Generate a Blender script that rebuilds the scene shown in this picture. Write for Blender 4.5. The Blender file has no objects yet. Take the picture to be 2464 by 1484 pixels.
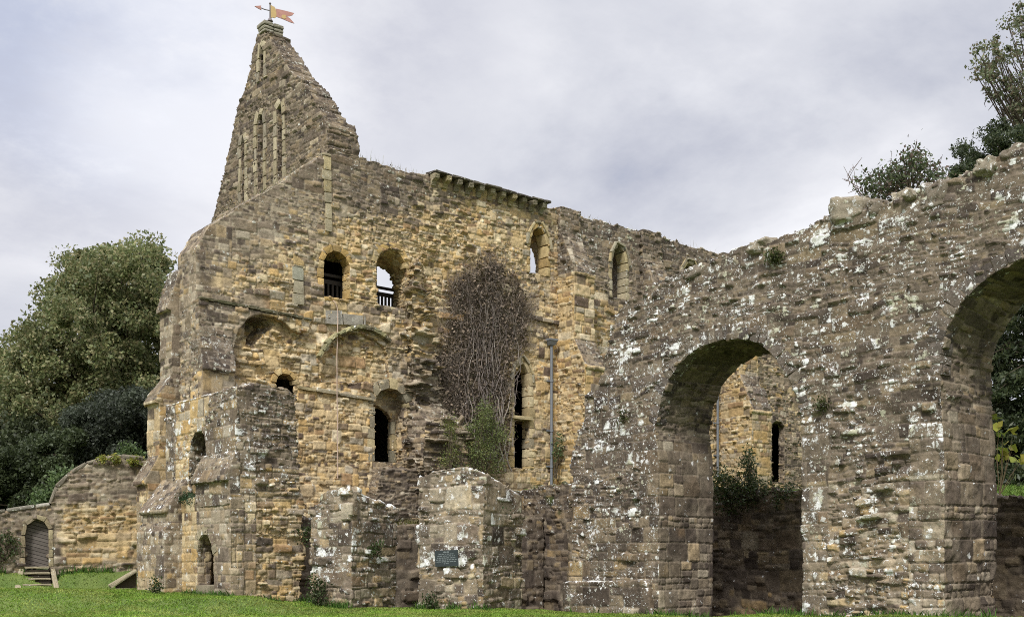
import bpy, bmesh, math, random
import numpy as np
from mathutils import Vector, Matrix
from mathutils.geometry import tessellate_polygon

SC = bpy.context.scene
COL = SC.collection
rng = np.random.default_rng(7)
random.seed(7)

# ------------------------------------------------------------------ survey
# Building axes: x runs along the dormitory wall, y runs along the reredorter arcade, z is up.
FOC, PCX, HOR, EYE = 2659.0, 1232.0, 1340.0, 1.6
TH = math.radians(40)
FX, FY = math.sin(TH), math.cos(TH)
RX, RY = math.cos(TH), -math.sin(TH)

def ray(px, py):
    s = (px - PCX) / FOC
    return (FX + RX * s, FY + RY * s, (HOR - py) / FOC)
def hy(px, py, y):                       # point on the plane y = const
    d = ray(px, py); t = y / d[1]
    return Vector((d[0] * t, y, EYE + d[2] * t))
def hx(px, py, x):                       # point on the plane x = const
    d = ray(px, py); t = x / d[0]
    return Vector((x, d[1] * t, EYE + d[2] * t))
def hd(px, py, D):                       # point at a known distance
    d = ray(px, py)
    return Vector((d[0] * D, d[1] * D, EYE + d[2] * D))

class Frame:
    """vertical plane: origin o, u to the right along the wall, v into the wall"""
    def __init__(s, o, u):
        s.o = Vector((o[0], o[1])); s.u = Vector((u[0], u[1])).normalized(); s.v = Vector((-s.u.y, s.u.x))
    def w(s, x, y, z):
        p = s.o + s.u * x + s.v * y
        return (p.x, p.y, z)
    def hit(s, px, py, dep=0.0):
        d = ray(px, py); o = s.o + s.v * dep
        t = o.dot(s.v) / (d[0] * s.v.x + d[1] * s.v.y)
        p = Vector((d[0] * t, d[1] * t)) - s.o
        return (p.dot(s.u), EYE + d[2] * t)
    def hits(s, pts, dep=0.0):
        return [s.hit(px, py, dep) for px, py in pts]

YM = 31.5                                # face of the dormitory wall
XA = 21.10                               # face of the arcade
XG = 18.60                               # face of the gable
M = Frame((0, YM), (1, 0))
A = Frame((XA, 0), (0, -1))
G = Frame((XG, 0), (0, -1))

# ------------------------------------------------------------------ noise
def h01(i, j, k, s):
    n = (i.astype(np.int64) * 374761393 + j.astype(np.int64) * 668265263 + k.astype(np.int64) * 2147483647 + s * 1274126177) & 0xffffffff
    n = ((n ^ (n >> 13)) * 1274126177) & 0xffffffff
    n = ((n ^ (n >> 16)) * 2246822519) & 0xffffffff
    return ((n ^ (n >> 15)) & 0xffffff) / float(0x1000000)
def vn(P, sc, s):
    Q = P * sc
    I = np.floor(Q).astype(np.int64); f = Q - I; f = f * f * (3 - 2 * f)
    out = 0
    for dx in (0, 1):
        wx = f[:, 0] if dx else 1 - f[:, 0]
        for dy in (0, 1):
            wy = f[:, 1] if dy else 1 - f[:, 1]
            for dz in (0, 1):
                wz = f[:, 2] if dz else 1 - f[:, 2]
                out = out + wx * wy * wz * h01(I[:, 0] + dx, I[:, 1] + dy, I[:, 2] + dz, s)
    return out
def fbm(P, sc, s, o=3):
    t = 0; a = .5; n = 0
    for k in range(o):
        t = t + a * vn(P, sc * 2 ** k, s + k * 17); n += a; a *= .5
    return t / n
def sst(a, b, x):
    t = np.clip((x - a) / (b - a), 0, 1)
    return t * t * (3 - 2 * t)
def lin(r, g, b):
    f = lambda c: c / 12.92 if c <= .04045 else ((c + .055) / 1.055) ** 2.4
    return (f(r / 255), f(g / 255), f(b / 255))
KAL = 0.90
def pal(L):
    return np.array([lin(*c) for c in L]) * KAL
PY = np.array([.98, .97, .96]) * pal([(196,172,128),(212,194,156),(180,153,108),(208,192,160),(142,118,90),(108,92,78),(194,171,130),(176,156,122),(200,170,116),(190,158,104),(160,130,94),(172,160,138),(204,186,148),(186,160,112),(198,176,136)])
PY = PY * .95 + PY.mean(1, keepdims=True) * .05
PG = pal([(142,131,117),(160,150,135),(122,110,99),(174,166,152),(106,96,88),(132,121,110),(150,138,121),(160,144,120),(88,80,74)])
PD = .82 * pal([(114,104,94),(124,114,102),(100,91,83),(136,124,108),(106,97,90),(140,127,107),(92,84,77),(120,107,93),(82,74,69)])
PG = PG * np.array([1.05, 1.0, .90]); PD = PD * np.array([1.05, 1.0, .91])
MY_, MG_, MD_ = pal([(190,166,124)])[0], pal([(152,140,121)])[0], pal([(128,116,101)])[0]

def idw(pts, X, Z, p=2.0):
    """smooth field from (x, z, value) samples"""
    num = np.zeros_like(X); den = np.zeros_like(X)
    for x, z, v in pts:
        w = 1.0 / ((X - x) ** 2 + (Z - z) ** 2 + .05) ** (p / 2 + .5)
        num += w * v; den += w
    return num / den

# ------------------------------------------------------------------ masonry pattern
def courses(u, z, P, st, seed):
    """random rubble brought to courses: big panels, each broken into its own rows, each row into its own stones"""
    r = np.random.default_rng(seed)
    ph, pw = st['ph'], st['pw']
    hs = ph * r.uniform(.6, 1.5, 200)
    bounds = np.concatenate([[0], np.cumsum(hs)]) - 4.0
    zz = z + (fbm(P, .45, seed, 2) - .5) * st.get('warp', .35) + (vn(P, 2.2, seed + 3) - .5) * st.get('warp2', .10)
    uu = u + (fbm(P, 1.3, seed + 5, 2) - .5) * st.get('warpu', .22)
    band = np.clip(np.searchsorted(bounds, zz) - 1, 0, len(hs) - 1)
    z0, hb = bounds[band], hs[band]
    o = np.zeros_like(band)
    def cut(x, key1, key2, jit, sd):
        """jittered cells along x: index, left and right edge"""
        c = np.floor(x).astype(np.int64)
        e = lambda k: k + jit * (h01(k, key1, key2, sd) - .5)
        c = np.where(x < e(c), c - 1, c); c = np.where(x > e(c + 1), c + 1, c)
        return c, e(c), e(c + 1)
    x = uu / pw + h01(band, o, o, seed + 2) * 50
    pc, pl, pr = cut(x, band, o, .7, seed + 4)
    wp = (pr - pl) * pw; fu = (x - pl) / (pr - pl)
    fz = (zz - z0) / hb
    lo_n, hi_n = st['rows']
    n = np.floor(lo_n + (hi_n - lo_n + .999) * h01(pc, band, o, seed + 6))
    key = pc * 131 + band
    def rowcut(f, n, key, sd, jit):
        y = f * n
        k = np.clip(np.floor(y), 0, n - 1)
        def e(k):
            q = k + jit * (h01(k.astype(np.int64), key, o, sd) - .5)
            return np.where(k <= 0, 0, np.where(k >= n, n, q))
        k = np.where((y < e(k)) & (k > 0), k - 1, k); k = np.where((y > e(k + 1)) & (k < n - 1), k + 1, k)
        return k, e(k) / n, e(k + 1) / n
    rk, r0, r1 = rowcut(fz, n, key, seed + 7, .62)
    hr = (r1 - r0) * hb
    key2 = key * 17 + rk.astype(np.int64)
    tgt = np.clip(hr, .06, 1) * (st['asp'][0] + (st['asp'][1] - st['asp'][0]) * h01(key2, o, o, seed + 8))
    m = np.maximum(1, np.round(wp / tgt))
    sk, s0, s1 = rowcut(fu, m, key2, seed + 9, .62)
    dv = np.minimum(fz - r0, r1 - fz) * hb
    du = np.minimum(fu - s0, s1 - fu) * wp
    R = st.get('round', .04)
    d = R - np.hypot(np.maximum(0, R - du), np.maximum(0, R - dv))
    d = np.where((du > R) & (dv > R), np.minimum(du, dv), d)
    d = d + (vn(P, 10, seed + 8) - .5) * st.get('rough', .03)
    s = sst(0.0, st['joint'], d)
    ks = sk.astype(np.int64)
    H = [h01(key2, ks, o, seed + 10 + q) for q in range(5)]
    tu = (fu - (s0 + s1) / 2) / (s1 - s0); tv = (fz - (r0 + r1) / 2) / (r1 - r0)
    return s, H, tu, tv

RUB = dict(ph=.40, pw=.70, rows=(2, 5), asp=(1.1, 3.2), joint=.020, off=.036, deep=.028, round=.03, rough=.026)
THIN = dict(ph=.50, pw=.9, rows=(4, 8), asp=(2.0, 5.0), joint=.016, off=.055, deep=.036, round=.02, rough=.020)
ASH = dict(ph=.36, pw=.66, rows=(1, 2), asp=(1.0, 1.9), joint=.022, off=.026, deep=.032, warp=.06, warp2=.03, warpu=.06, rough=.014)
MED = dict(ph=.46, pw=.75, rows=(1, 4), asp=(1.1, 2.4), joint=.022, off=.036, deep=.030, warp=.2, rough=.024)

def masonry_mesh(me, world, zone, seed, amp=1.0):
    """push every vertex along its normal by a stone pattern and give each stone its own colour"""
    n = len(me.vertices)
    co = np.empty(n * 3, np.float32); me.vertices.foreach_get('co', co); L = co.reshape(-1, 3).astype(np.float64)
    no = np.empty(n * 3, np.float32); me.vertices.foreach_get('normal', no); N = no.reshape(-1, 3).astype(np.float64)
    R = np.array(world.to_3x3()); T = np.array(world.translation)
    Wd = L @ R.T + T
    Nw = N @ R.T
    P = L + np.array([seed * 7.31 % 50, seed * 3.77 % 50, 0])
    P[:, 2] = Wd[:, 2]
    aN = np.abs(N)
    fx = (aN[:, 0] >= aN[:, 1])
    top = aN[:, 2] > .86
    u = np.where(fx, L[:, 1], L[:, 0]) + np.where(fx, 13.7, 0)
    u = np.where(top, L[:, 0], u)
    z = np.where(top, L[:, 1] * 1.0 + 3.0, Wd[:, 2])
    Z = zone(Wd, Nw, P)
    st = Z.get('style', RUB)
    s, H, tu, tv = courses(u, z, P, st, seed)
    off, deep = st['off'], st['deep']
    hgt = s * ((H[1] - .45) * off + (H[4] > .90) * off * 1.6 + (tu * (H[2] - .5) + tv * (.3 - H[3] * .5)) * .04) - (1 - s) * deep
    if 'style2' in Z:
        st2 = Z['style2']; m2 = Z['mask2']
        s2, H2, tu2, tv2 = courses(u, z, P, st2, seed + 100)
        hg2 = s2 * ((H2[1] - .45) * st2['off']) - (1 - s2) * st2['deep'] + .015
        m2 = m2 + (H2[2] - .5) * .5 > .5
        s = np.where(m2, s2, s); hgt = np.where(m2, hg2, hgt)
        H = [np.where(m2, a, b) for a, b in zip(H2, H)]
    else:
        m2 = np.zeros(n, bool)
    ero = Z.get('ero', np.zeros(n))
    e1 = fbm(P, 1.1, seed + 31, 3)
    hgt = hgt * (1 + .9 * ero) - sst(.52, .8, e1) * .16 * ero + (fbm(P, 5.0, seed + 32, 3) - .5) * (.05 + .06 * ero)
    hgt = hgt * amp * Z.get('rel', 1.0)
    L2 = L + N * hgt[:, None]
    # colour
    y = Z['yel']; dk = Z.get('dark', np.zeros(n))
    def pick(p, hsh):
        i = np.minimum((hsh * len(p)).astype(int), len(p) - 1)
        return p[i]
    ys = sst(.30, .70, y + (H[2] - .5) * .60 + (fbm(P, 1.7, seed + 41, 3) - .5) * .5)
    ds = sst(.30, .70, dk + (H[3] - .5) * .5 + (fbm(P, 1.3, seed + 42, 3) - .5) * .5)
    stone = pick(PG, H[0]) * (1 - ds)[:, None] + pick(PD, H[0]) * ds[:, None]
    stone = stone * (1 - ys)[:, None] + pick(PY, H[0]) * ys[:, None]
    ym = sst(.2, .8, y + (fbm(P, .9, seed + 43, 3) - .5) * .6); dm = sst(.2, .8, dk)
    mort = MG_ * (1 - dm)[:, None] + MD_ * dm[:, None]
    mort = mort * (1 - ym)[:, None] + MY_ * ym[:, None]
    # mortar smeared over patches of the face
    sm = sst(.52, .68, fbm(P, 1.6, seed + 51, 3)) * Z.get('smear', .55) * .8
    cov = np.clip((1 - s) + s * sm * .75, 0, 1)
    c = stone * (1 - cov)[:, None] + mort * cov[:, None]
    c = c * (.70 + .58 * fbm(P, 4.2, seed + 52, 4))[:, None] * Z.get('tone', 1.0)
    c = c * (.76 + .48 * vn(P, 15.0, seed + 53))[:, None]
    # soot and weather streaks that run down the face
    Ps = P.copy(); Ps[:, 2] *= .16
    sk = sst(.55, .8, fbm(Ps, 2.4, seed + 54, 3)) * Z.get('streak', .35)
    c = c * (1 - sk[:, None] * np.array([.50, .52, .52]))
    ms = Z.get('moss')
    if ms is not None:
        mm = sst(.45, .7, fbm(P, 2.2, seed + 55, 3) + ms - .5)[:, None]
        c = c * (1 - mm) + np.array([.055, .065, .022]) * (.7 + .6 * vn(P, 13, seed + 56))[:, None] * mm
    me.vertices.foreach_set('co', L2.astype(np.float32).ravel())
    at = me.attributes.new('col', 'FLOAT_COLOR', 'POINT')
    at.data.foreach_set('color', np.concatenate([np.clip(c, 0, 1), np.ones((n, 1))], 1).astype(np.float32).ravel())
    li = me.attributes.new('lich', 'FLOAT', 'POINT')
    li.data.foreach_set('value', (np.broadcast_to(Z.get('lich', np.zeros(n)), (n,)) * (1 + Z.get('lstone', 1.0) * np.where(H[1] + H[3] > 1.0, .35, -.38)) * (.45 + .55 * s)).astype(np.float32).copy())
    me.polygons.foreach_set('use_smooth', np.ones(len(me.polygons), bool))
    me.update()

# ------------------------------------------------------------------ solids
def prism(fr, poly, d0, d1, poly2=None):
    """closed solid: polygon in the frame's (x, z), from depth d0 to d1 (poly2 = a different outline at d1)"""
    p2 = poly2 or poly
    n = len(poly)
    V = [fr.w(x, d0, z) for x, z in poly] + [fr.w(x, d1, z) for x, z in p2]
    F = [(i, (i + 1) % n, n + (i + 1) % n, n + i) for i in range(n)]
    t = tessellate_polygon([[Vector((x, z, 0)) for x, z in poly]])
    t2 = tessellate_polygon([[Vector((x, z, 0)) for x, z in p2]])
    F += [tuple(f) for f in t] + [tuple(i + n for i in f) for f in t2]
    return V, F
def box(x0, x1, y0, y1, z0, z1):
    V = [(x, y, z) for x in (x0, x1) for y in (y0, y1) for z in (z0, z1)]
    return V, [(0, 1, 3, 2), (4, 6, 7, 5), (0, 4, 5, 1), (2, 3, 7, 6), (0, 2, 6, 4), (1, 5, 7, 3)]
def hull8(lo, hi):
    """8-corner solid: lo and hi are 4 points each, in order round the block"""
    return list(lo) + list(hi), [(0, 1, 2, 3), (4, 5, 6, 7), (0, 1, 5, 4), (1, 2, 6, 5), (2, 3, 7, 6), (3, 0, 4, 7)]
def arch(x0, x1, zb, zt, kind='round', rise=None, n=14):
    """opening outline, starting bottom left, going up, over and down"""
    w = (x1 - x0) / 2; c = (x0 + x1) / 2
    if kind == 'round': rise = min(w, zt - zb)
    if rise is None: rise = w
    zs = zt - rise
    pts = [(x0, zb)]
    if kind == 'point':
        for i in range(n + 1):
            t = i / n
            x = x0 + (x1 - x0) * t
            q = abs(x - c) / w
            R = (w * w + rise * rise) / (2 * w)
            xx = abs(x - c)
            zz = math.sqrt(max(0, R * R - (xx + R - w) ** 2))
            pts.append((x, zs + zz))
    else:
        for i in range(n + 1):
            a = math.pi * (1 - i / n)
            pts.append((c + w * math.cos(a), zs + rise * math.sin(a)))
    pts.append((x1, zb))
    return pts
def ragged(pts, amp, step, seed):
    """a broken masonry edge: the line goes up and down in stone-sized steps"""
    r = random.Random(seed); out = [pts[0]]
    for (x0, z0), (x1, z1) in zip(pts, pts[1:]):
        L = math.hypot(x1 - x0, z1 - z0); nx, nz = -(z1 - z0) / L, (x1 - x0) / L
        j = 0
        for t in sorted(r.uniform(0, 1) for _ in range(max(1, int(L / step)))):
            x = x0 + (x1 - x0) * t; z = z0 + (z1 - z0) * t
            out.append((x + nx * j, z + nz * j))
            j = r.uniform(-amp, amp)
            out.append((x + nx * j + (x1 - x0) / L * .006, z + nz * j + (z1 - z0) / L * .006))
        out.append((x1, z1))
    return out

def raw_mesh(parts):
    bm = bmesh.new()
    for V, F in parts:
        vs = [bm.verts.new(v) for v in V]
        for f in F:
            try: bm.faces.new([vs[i] for i in f])
            except ValueError: pass
    bmesh.ops.remove_doubles(bm, verts=bm.verts, dist=1e-5)
    bmesh.ops.recalc_face_normals(bm, faces=bm.faces)
    me = bpy.data.meshes.new('tmp'); bm.to_mesh(me); bm.free()
    return me

def local_mat(root):
    return Matrix.Translation(root.location) @ root.rotation_euler.to_matrix().to_4x4() if root else Matrix()
def link(name, me, mat, parent=None, root=None):
    o = bpy.data.objects.new(name, me); COL.objects.link(o)
    if mat: me.materials.append(mat)
    if parent: o.parent = parent
    return o
def thing(name, label, cat, loc, rot=0.0, group=None, kind=None):
    o = bpy.data.objects.new(name, None); COL.objects.link(o)
    o.empty_display_size = .2
    o.location = loc; o.rotation_euler = (0, 0, rot)
    tag(o, label, cat, group, kind)
    return o
def tag(o, label=None, cat=None, group=None, kind=None):
    if label: o['label'] = label
    if cat: o['category'] = cat
    if group: o['group'] = group
    if kind: o['kind'] = kind
    return o

def solid(name, adds, cuts, voxel, zone, mat, root, seed, amp=1.0, parent=None):
    """stone part: union of solids minus openings, remeshed finely and turned into masonry"""
    Wm = local_mat(root); inv = Wm.inverted()
    me = raw_mesh(adds); me.transform(inv)
    tmp = bpy.data.objects.new('tmp', me); COL.objects.link(tmp)
    if len(adds) > 1:
        m = tmp.modifiers.new('r0', 'REMESH'); m.mode = 'VOXEL'; m.voxel_size = voxel
    cut = None
    if cuts:
        cm = raw_mesh(cuts); cm.transform(inv)
        cut = bpy.data.objects.new('cut', cm); COL.objects.link(cut)
        m = tmp.modifiers.new('b', 'BOOLEAN'); m.operation = 'DIFFERENCE'; m.solver = 'EXACT'; m.object = cut; m.use_self = len(cuts) > 1
        if len(adds) > 1: tmp.modifiers.remove(tmp.modifiers['r0']); m.use_self = True
    m = tmp.modifiers.new('r', 'REMESH'); m.mode = 'VOXEL'; m.voxel_size = voxel
    dg = bpy.context.evaluated_depsgraph_get(); dg.update()
    out = bpy.data.meshes.new_from_object(tmp.evaluated_get(dg), depsgraph=dg)
    out.name = name
    out.materials.clear()
    for t in (tmp, cut):
        if t:
            d = t.data; bpy.data.objects.remove(t); bpy.data.meshes.remove(d)
    masonry_mesh(out, Wm, zone, seed, amp)
    return link(name, out, mat, parent or root)

def blocks(name, cells, mat, root, palette, seed, parent=None, lich=.1, jit=.008, tint=1.0):
    """dressed stones: every cell is 4 near points + 4 far points, chamfered, own colour"""
    inv = local_mat(root).inverted(); r = np.random.default_rng(seed)
    bm = bmesh.new(); cl = bm.verts.layers.float_color.new('col'); ll = bm.verts.layers.float.new('lich')
    for lo, hi in cells:
        V, F = hull8([Vector(p) for p in lo], [Vector(p) for p in hi])
        cen = sum(V, Vector()) / 8
        b2 = bmesh.new()
        vs = [b2.verts.new(cen + (v - cen) * .985 + Vector(r.uniform(-jit, jit, 3))) for v in V]
        for f in F: b2.faces.new([vs[i] for i in f])
        bmesh.ops.recalc_face_normals(b2, faces=b2.faces)
        bmesh.ops.subdivide_edges(b2, edges=b2.edges, cuts=2, use_grid_fill=True)
        bmesh.ops.smooth_vert(b2, verts=b2.verts, factor=.28, use_axis_x=True, use_axis_y=True, use_axis_z=True)
        c = palette[r.integers(len(palette))] * r.uniform(.8, 1.15) * tint
        mp = {}
        for v in b2.verts:
            nv = bm.verts.new(inv @ (v.co + Vector(r.uniform(-jit, jit, 3)) * .8)); mp[v] = nv
            nv[cl] = (*(np.clip(c * r.uniform(.85, 1.12), 0, 1)), 1); nv[ll] = lich
        for f in b2.faces: bm.faces.new([mp[v] for v in f.verts])
        b2.free()
    me = bpy.data.meshes.new(name); bm.to_mesh(me); bm.free()
    return link(name, me, mat, parent or root)

def surround(name, fr, path, w, proud, depth, mat, root, palette, seed, step=.3, inset=.012, base=0.0, **k):
    """dressed blocks that follow an opening's outline (path runs left jamb up, over, right jamb down)"""
    r = random.Random(seed)
    P = [Vector(p) for p in path]
    seg = [0]
    for a, b in zip(P, P[1:]): seg.append(seg[-1] + (b - a).length)
    tot = seg[-1]
    def at(s):
        s = min(max(s, 0), tot - 1e-6)
        i = max(j for j in range(len(seg) - 1) if seg[j] <= s)
        t = (s - seg[i]) / max(1e-6, seg[i + 1] - seg[i])
        d = (P[i + 1] - P[i]).normalized()
        return P[i].lerp(P[i + 1], t), Vector((-d.y, d.x))
    cuts = [0]
    while cuts[-1] < tot: cuts.append(cuts[-1] + step * r.uniform(.75, 1.3))
    cuts[-1] = tot
    cells = []
    for s0, s1 in zip(cuts, cuts[1:]):
        if s1 - s0 < .05: continue
        (p0, n0), (p1, n1) = at(s0 + .006), at(s1 - .006)
        nm = at((s0 + s1) / 2)[1]
        if (n0 - n1).length > .9: n0 = n1 = nm
        ww = w * r.uniform(.8, 1.35)
        q = [p0 - n0 * inset, p1 - n1 * inset, p1 + n1 * ww, p0 + n0 * ww]
        pr = proud * r.uniform(.7, 1.2)
        cells.append(([fr.w(v.x, base - pr, v.y) for v in q], [fr.w(v.x, base + depth, v.y) for v in q]))
    return blocks(name, cells, mat, root, palette, seed, **k)

# ------------------------------------------------------------------ node helpers
class NT:
    def __init__(s, tree): s.t = tree; s.n = tree.nodes; s.l = tree.links
    def __call__(s, typ, **kw):
        ins = kw.pop('ins', {})
        n = s.n.new(typ)
        for k, v in kw.items(): setattr(n, k, v)
        for k, v in ins.items():
            if hasattr(v, 'links') or isinstance(v, bpy.types.NodeSocket): s.l.new(v, n.inputs[k])
            else: n.inputs[k].default_value = v
        return n
    def math(s, op, a, b=None, c=None, clamp=False):
        n = s.n.new('ShaderNodeMath'); n.operation = op; n.use_clamp = clamp
        for i, v in enumerate((a, b, c)):
            if v is None: continue
            if isinstance(v, bpy.types.NodeSocket): s.l.new(v, n.inputs[i])
            else: n.inputs[i].default_value = v
        return n.outputs[0]
    def mixc(s, f, a, b, mode='MIX'):
        n = s.n.new('ShaderNodeMix'); n.data_type = 'RGBA'; n.blend_type = mode
        for i, v in ((0, f), (6, a), (7, b)):
            if isinstance(v, bpy.types.NodeSocket): s.l.new(v, n.inputs[i])
            elif i == 0: n.inputs[0].default_value = v
            else: n.inputs[i].default_value = (*v, 1) if len(v) == 3 else v
        return n.outputs[2]
    def ss(s, v, a, b):
        n = s.n.new('ShaderNodeMapRange'); n.interpolation_type = 'SMOOTHSTEP'
        s.l.new(v, n.inputs[0]); n.inputs[1].default_value = a; n.inputs[2].default_value = b
        return n.outputs[0]

def new_mat(name):
    m = bpy.data.materials.new(name); m.use_nodes = True
    t = NT(m.node_tree); b = m.node_tree.nodes['Principled BSDF']
    b.inputs['Roughness'].default_value = .92
    b.inputs['Specular IOR Level'].default_value = .15
    return m, t, b

def stone_material(name, lich_scale=5.0, lich_col=(.70, .71, .69), bump=.6):
    m, t, b = new_mat(name)
    col = t('ShaderNodeAttribute', attribute_name='col').outputs['Color']
    li = t('ShaderNodeAttribute', attribute_name='lich').outputs['Fac']
    geo = t('ShaderNodeNewGeometry').outputs['Position']
    nA = t('ShaderNodeTexNoise', ins={'Vector': geo, 'Scale': 26.0, 'Detail': 5.0, 'Roughness': .65})
    nB = t('ShaderNodeTexNoise', ins={'Vector': geo, 'Scale': 7.0, 'Detail': 4.0, 'Roughness': .6})
    v = t.math('MULTIPLY_ADD', nA.outputs['Fac'], 1.3, .35)
    v2 = t.math('MULTIPLY_ADD', nB.outputs['Fac'], .5, .75)
    base = t.mixc(1.0, col, t('ShaderNodeCombineColor', ins={0: t.math('MULTIPLY', v, v2), 1: t.math('MULTIPLY', v, v2), 2: t.math('MULTIPLY', v, v2)}).outputs[0], 'MULTIPLY')
    # dark crust
    nC = t('ShaderNodeTexNoise', ins={'Vector': geo, 'Scale': 3.1, 'Detail': 6.0, 'Roughness': .7})
    base = t.mixc(t.math('MULTIPLY', t.ss(nC.outputs['Fac'], .56, .72), .45), base, t.mixc(1.0, base, (.42, .40, .40), 'MULTIPLY'))
    # crustose lichen: rosettes and larger patches
    wob = t('ShaderNodeTexNoise', ins={'Vector': geo, 'Scale': 16.0, 'Detail': 3.0})
    pos = t('ShaderNodeVectorMath', operation='MULTIPLY_ADD', ins={0: wob.outputs['Color'], 1: (.16, .16, .16), 2: geo}).outputs[0]
    tot = None
    for sc, rad, pr in ((lich_scale, .36, .9), (lich_scale * 2.1, .38, .8), (lich_scale * 4.2, .40, .65)):
        vo = t('ShaderNodeTexVoronoi', ins={'Vector': pos, 'Scale': sc})
        rc = t('ShaderNodeSeparateColor', ins={0: vo.outputs['Color']})
        clump = t('ShaderNodeTexNoise', ins={'Vector': geo, 'Scale': 1.1 + sc * .05, 'Detail': 3.0})
        prob = t.math('MULTIPLY', t.math('MULTIPLY', li, pr), t.ss(clump.outputs['Fac'], .37, .60))
        on = t.math('LESS_THAN', rc.outputs[0], prob)
        r = t.math('MULTIPLY_ADD', rc.outputs[1], rad, .10)
        inside = t.ss(t.math('SUBTRACT', r, vo.outputs['Distance']), -.02, .13)
        k = t.math('MULTIPLY', t.math('MULTIPLY', on, inside), t.math('MULTIPLY_ADD', rc.outputs[2], .40, .62))
        tot = k if tot is None else t.math('MAXIMUM', tot, k)
    big = t('ShaderNodeTexNoise', ins={'Vector': pos, 'Scale': 2.3, 'Detail': 8.0, 'Roughness': .68})
    thr = t.math('MULTIPLY_ADD', li, -.218, .755)
    patch = t.ss(t.math('SUBTRACT', big.outputs['Fac'], thr), 0.0, .055)
    tot = t.math('MAXIMUM', tot, t.math('MULTIPLY', patch, t.math('GREATER_THAN', li, .05)))
    hue = t('ShaderNodeTexNoise', ins={'Vector': geo, 'Scale': 2.2, 'Detail': 2.0})
    lc = t.mixc(t.ss(nB.outputs['Fac'], .36, .60), (lich_col[0] * .60, lich_col[1] * .60, lich_col[2] * .52), tuple(min(1, c * 1.08) for c in lich_col))
    lc = t.mixc(t.ss(hue.outputs['Fac'], .54, .66), lc, (.46, .45, .33))
    base = t.mixc(t.math('MULTIPLY', tot, .92), base, lc)
    t.l.new(base, b.inputs['Base Color'])
    hgt = t.math('ADD', t.math('MULTIPLY', nA.outputs['Fac'], .6), t.math('MULTIPLY', tot, .25))
    bp = t('ShaderNodeBump', ins={'Height': hgt, 'Strength': bump, 'Distance': .03})
    t.l.new(bp.outputs[0], b.inputs['Normal'])
    return m
STONE = stone_material('weathered_sandstone', 7.0, (.60, .59, .54))
ARC = stone_material('lichened_rubble', 5.6, (.80, .80, .79), .8)

def plain(name, color, rough=.8, spec=.2, noise=.25, scale=30.0, metal=0.0):
    m, t, b = new_mat(name)
    geo = t('ShaderNodeNewGeometry').outputs['Position']
    n = t('ShaderNodeTexNoise', ins={'Vector': geo, 'Scale': scale, 'Detail': 4.0})
    f = t.math('MULTIPLY_ADD', n.outputs['Fac'], noise * 2, 1 - noise)
    c = t.mixc(1.0, color, t('ShaderNodeCombineColor', ins={0: f, 1: f, 2: f}).outputs[0], 'MULTIPLY')
    t.l.new(c, b.inputs['Base Color'])
    b.inputs['Roughness'].default_value = rough; b.inputs['Specular IOR Level'].default_value = spec; b.inputs['Metallic'].default_value = metal
    bp = t('ShaderNodeBump', ins={'Height': n.outputs['Fac'], 'Strength': .2, 'Distance': .01}); t.l.new(bp.outputs[0], b.inputs['Normal'])
    return m
def attr_mat(name, rough=.7, trans=0.0, spec=.25):
    m, t, b = new_mat(name)
    col = t('ShaderNodeAttribute', attribute_name='col').outputs['Color']
    t.l.new(col, b.inputs['Base Color'])
    b.inputs['Roughness'].default_value = rough; b.inputs['Specular IOR Level'].default_value = spec
    if trans:
        tr = t('ShaderNodeBsdfTranslucent', ins={'Color': col})
        mx = t('ShaderNodeMixShader', ins={0: trans, 1: b.outputs[0], 2: tr.outputs[0]})
        t.l.new(mx.outputs[0], t.n['Material Output'].inputs['Surface'])
    return m
LEAF = attr_mat('leaf', .5, .38, .35)
TWIG = attr_mat('dry_stem', .9)
BARK = plain('bark', (.07, .055, .04), .95, .1, .4, 12)
WOOD_DARK = plain('dark_timber', (.035, .030, .027), .7, .25, .3, 20)
IRON = plain('grey_iron', (.16, .17, .185), .55, .4, .15, 20)
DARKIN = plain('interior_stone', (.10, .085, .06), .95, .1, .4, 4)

# ------------------------------------------------------------------ mesh from arrays
def np_mesh(name, V, F, mat, parent=None, col=None, smooth=False):
    V = np.asarray(V, np.float32); F = np.asarray(F, np.int32)
    me = bpy.data.meshes.new(name)
    me.vertices.add(len(V)); me.vertices.foreach_set('co', V.ravel())
    k = F.shape[1]
    me.loops.add(F.size); me.loops.foreach_set('vertex_index', F.ravel())
    me.polygons.add(len(F)); me.polygons.foreach_set('loop_start', np.arange(0, F.size, k, dtype=np.int32))
    me.polygons.foreach_set('loop_total', np.full(len(F), k, np.int32))
    if smooth: me.polygons.foreach_set('use_smooth', np.ones(len(F), bool))
    me.update(calc_edges=True)
    if col is not None:
        at = me.attributes.new('col', 'FLOAT_COLOR', 'POINT')
        at.data.foreach_set('color', np.concatenate([np.clip(col, 0, 1), np.ones((len(V), 1))], 1).astype(np.float32).ravel())
    return link(name, me, mat, parent)
def unit(v): return v / np.maximum(1e-9, np.linalg.norm(v, axis=1, keepdims=True))
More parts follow.
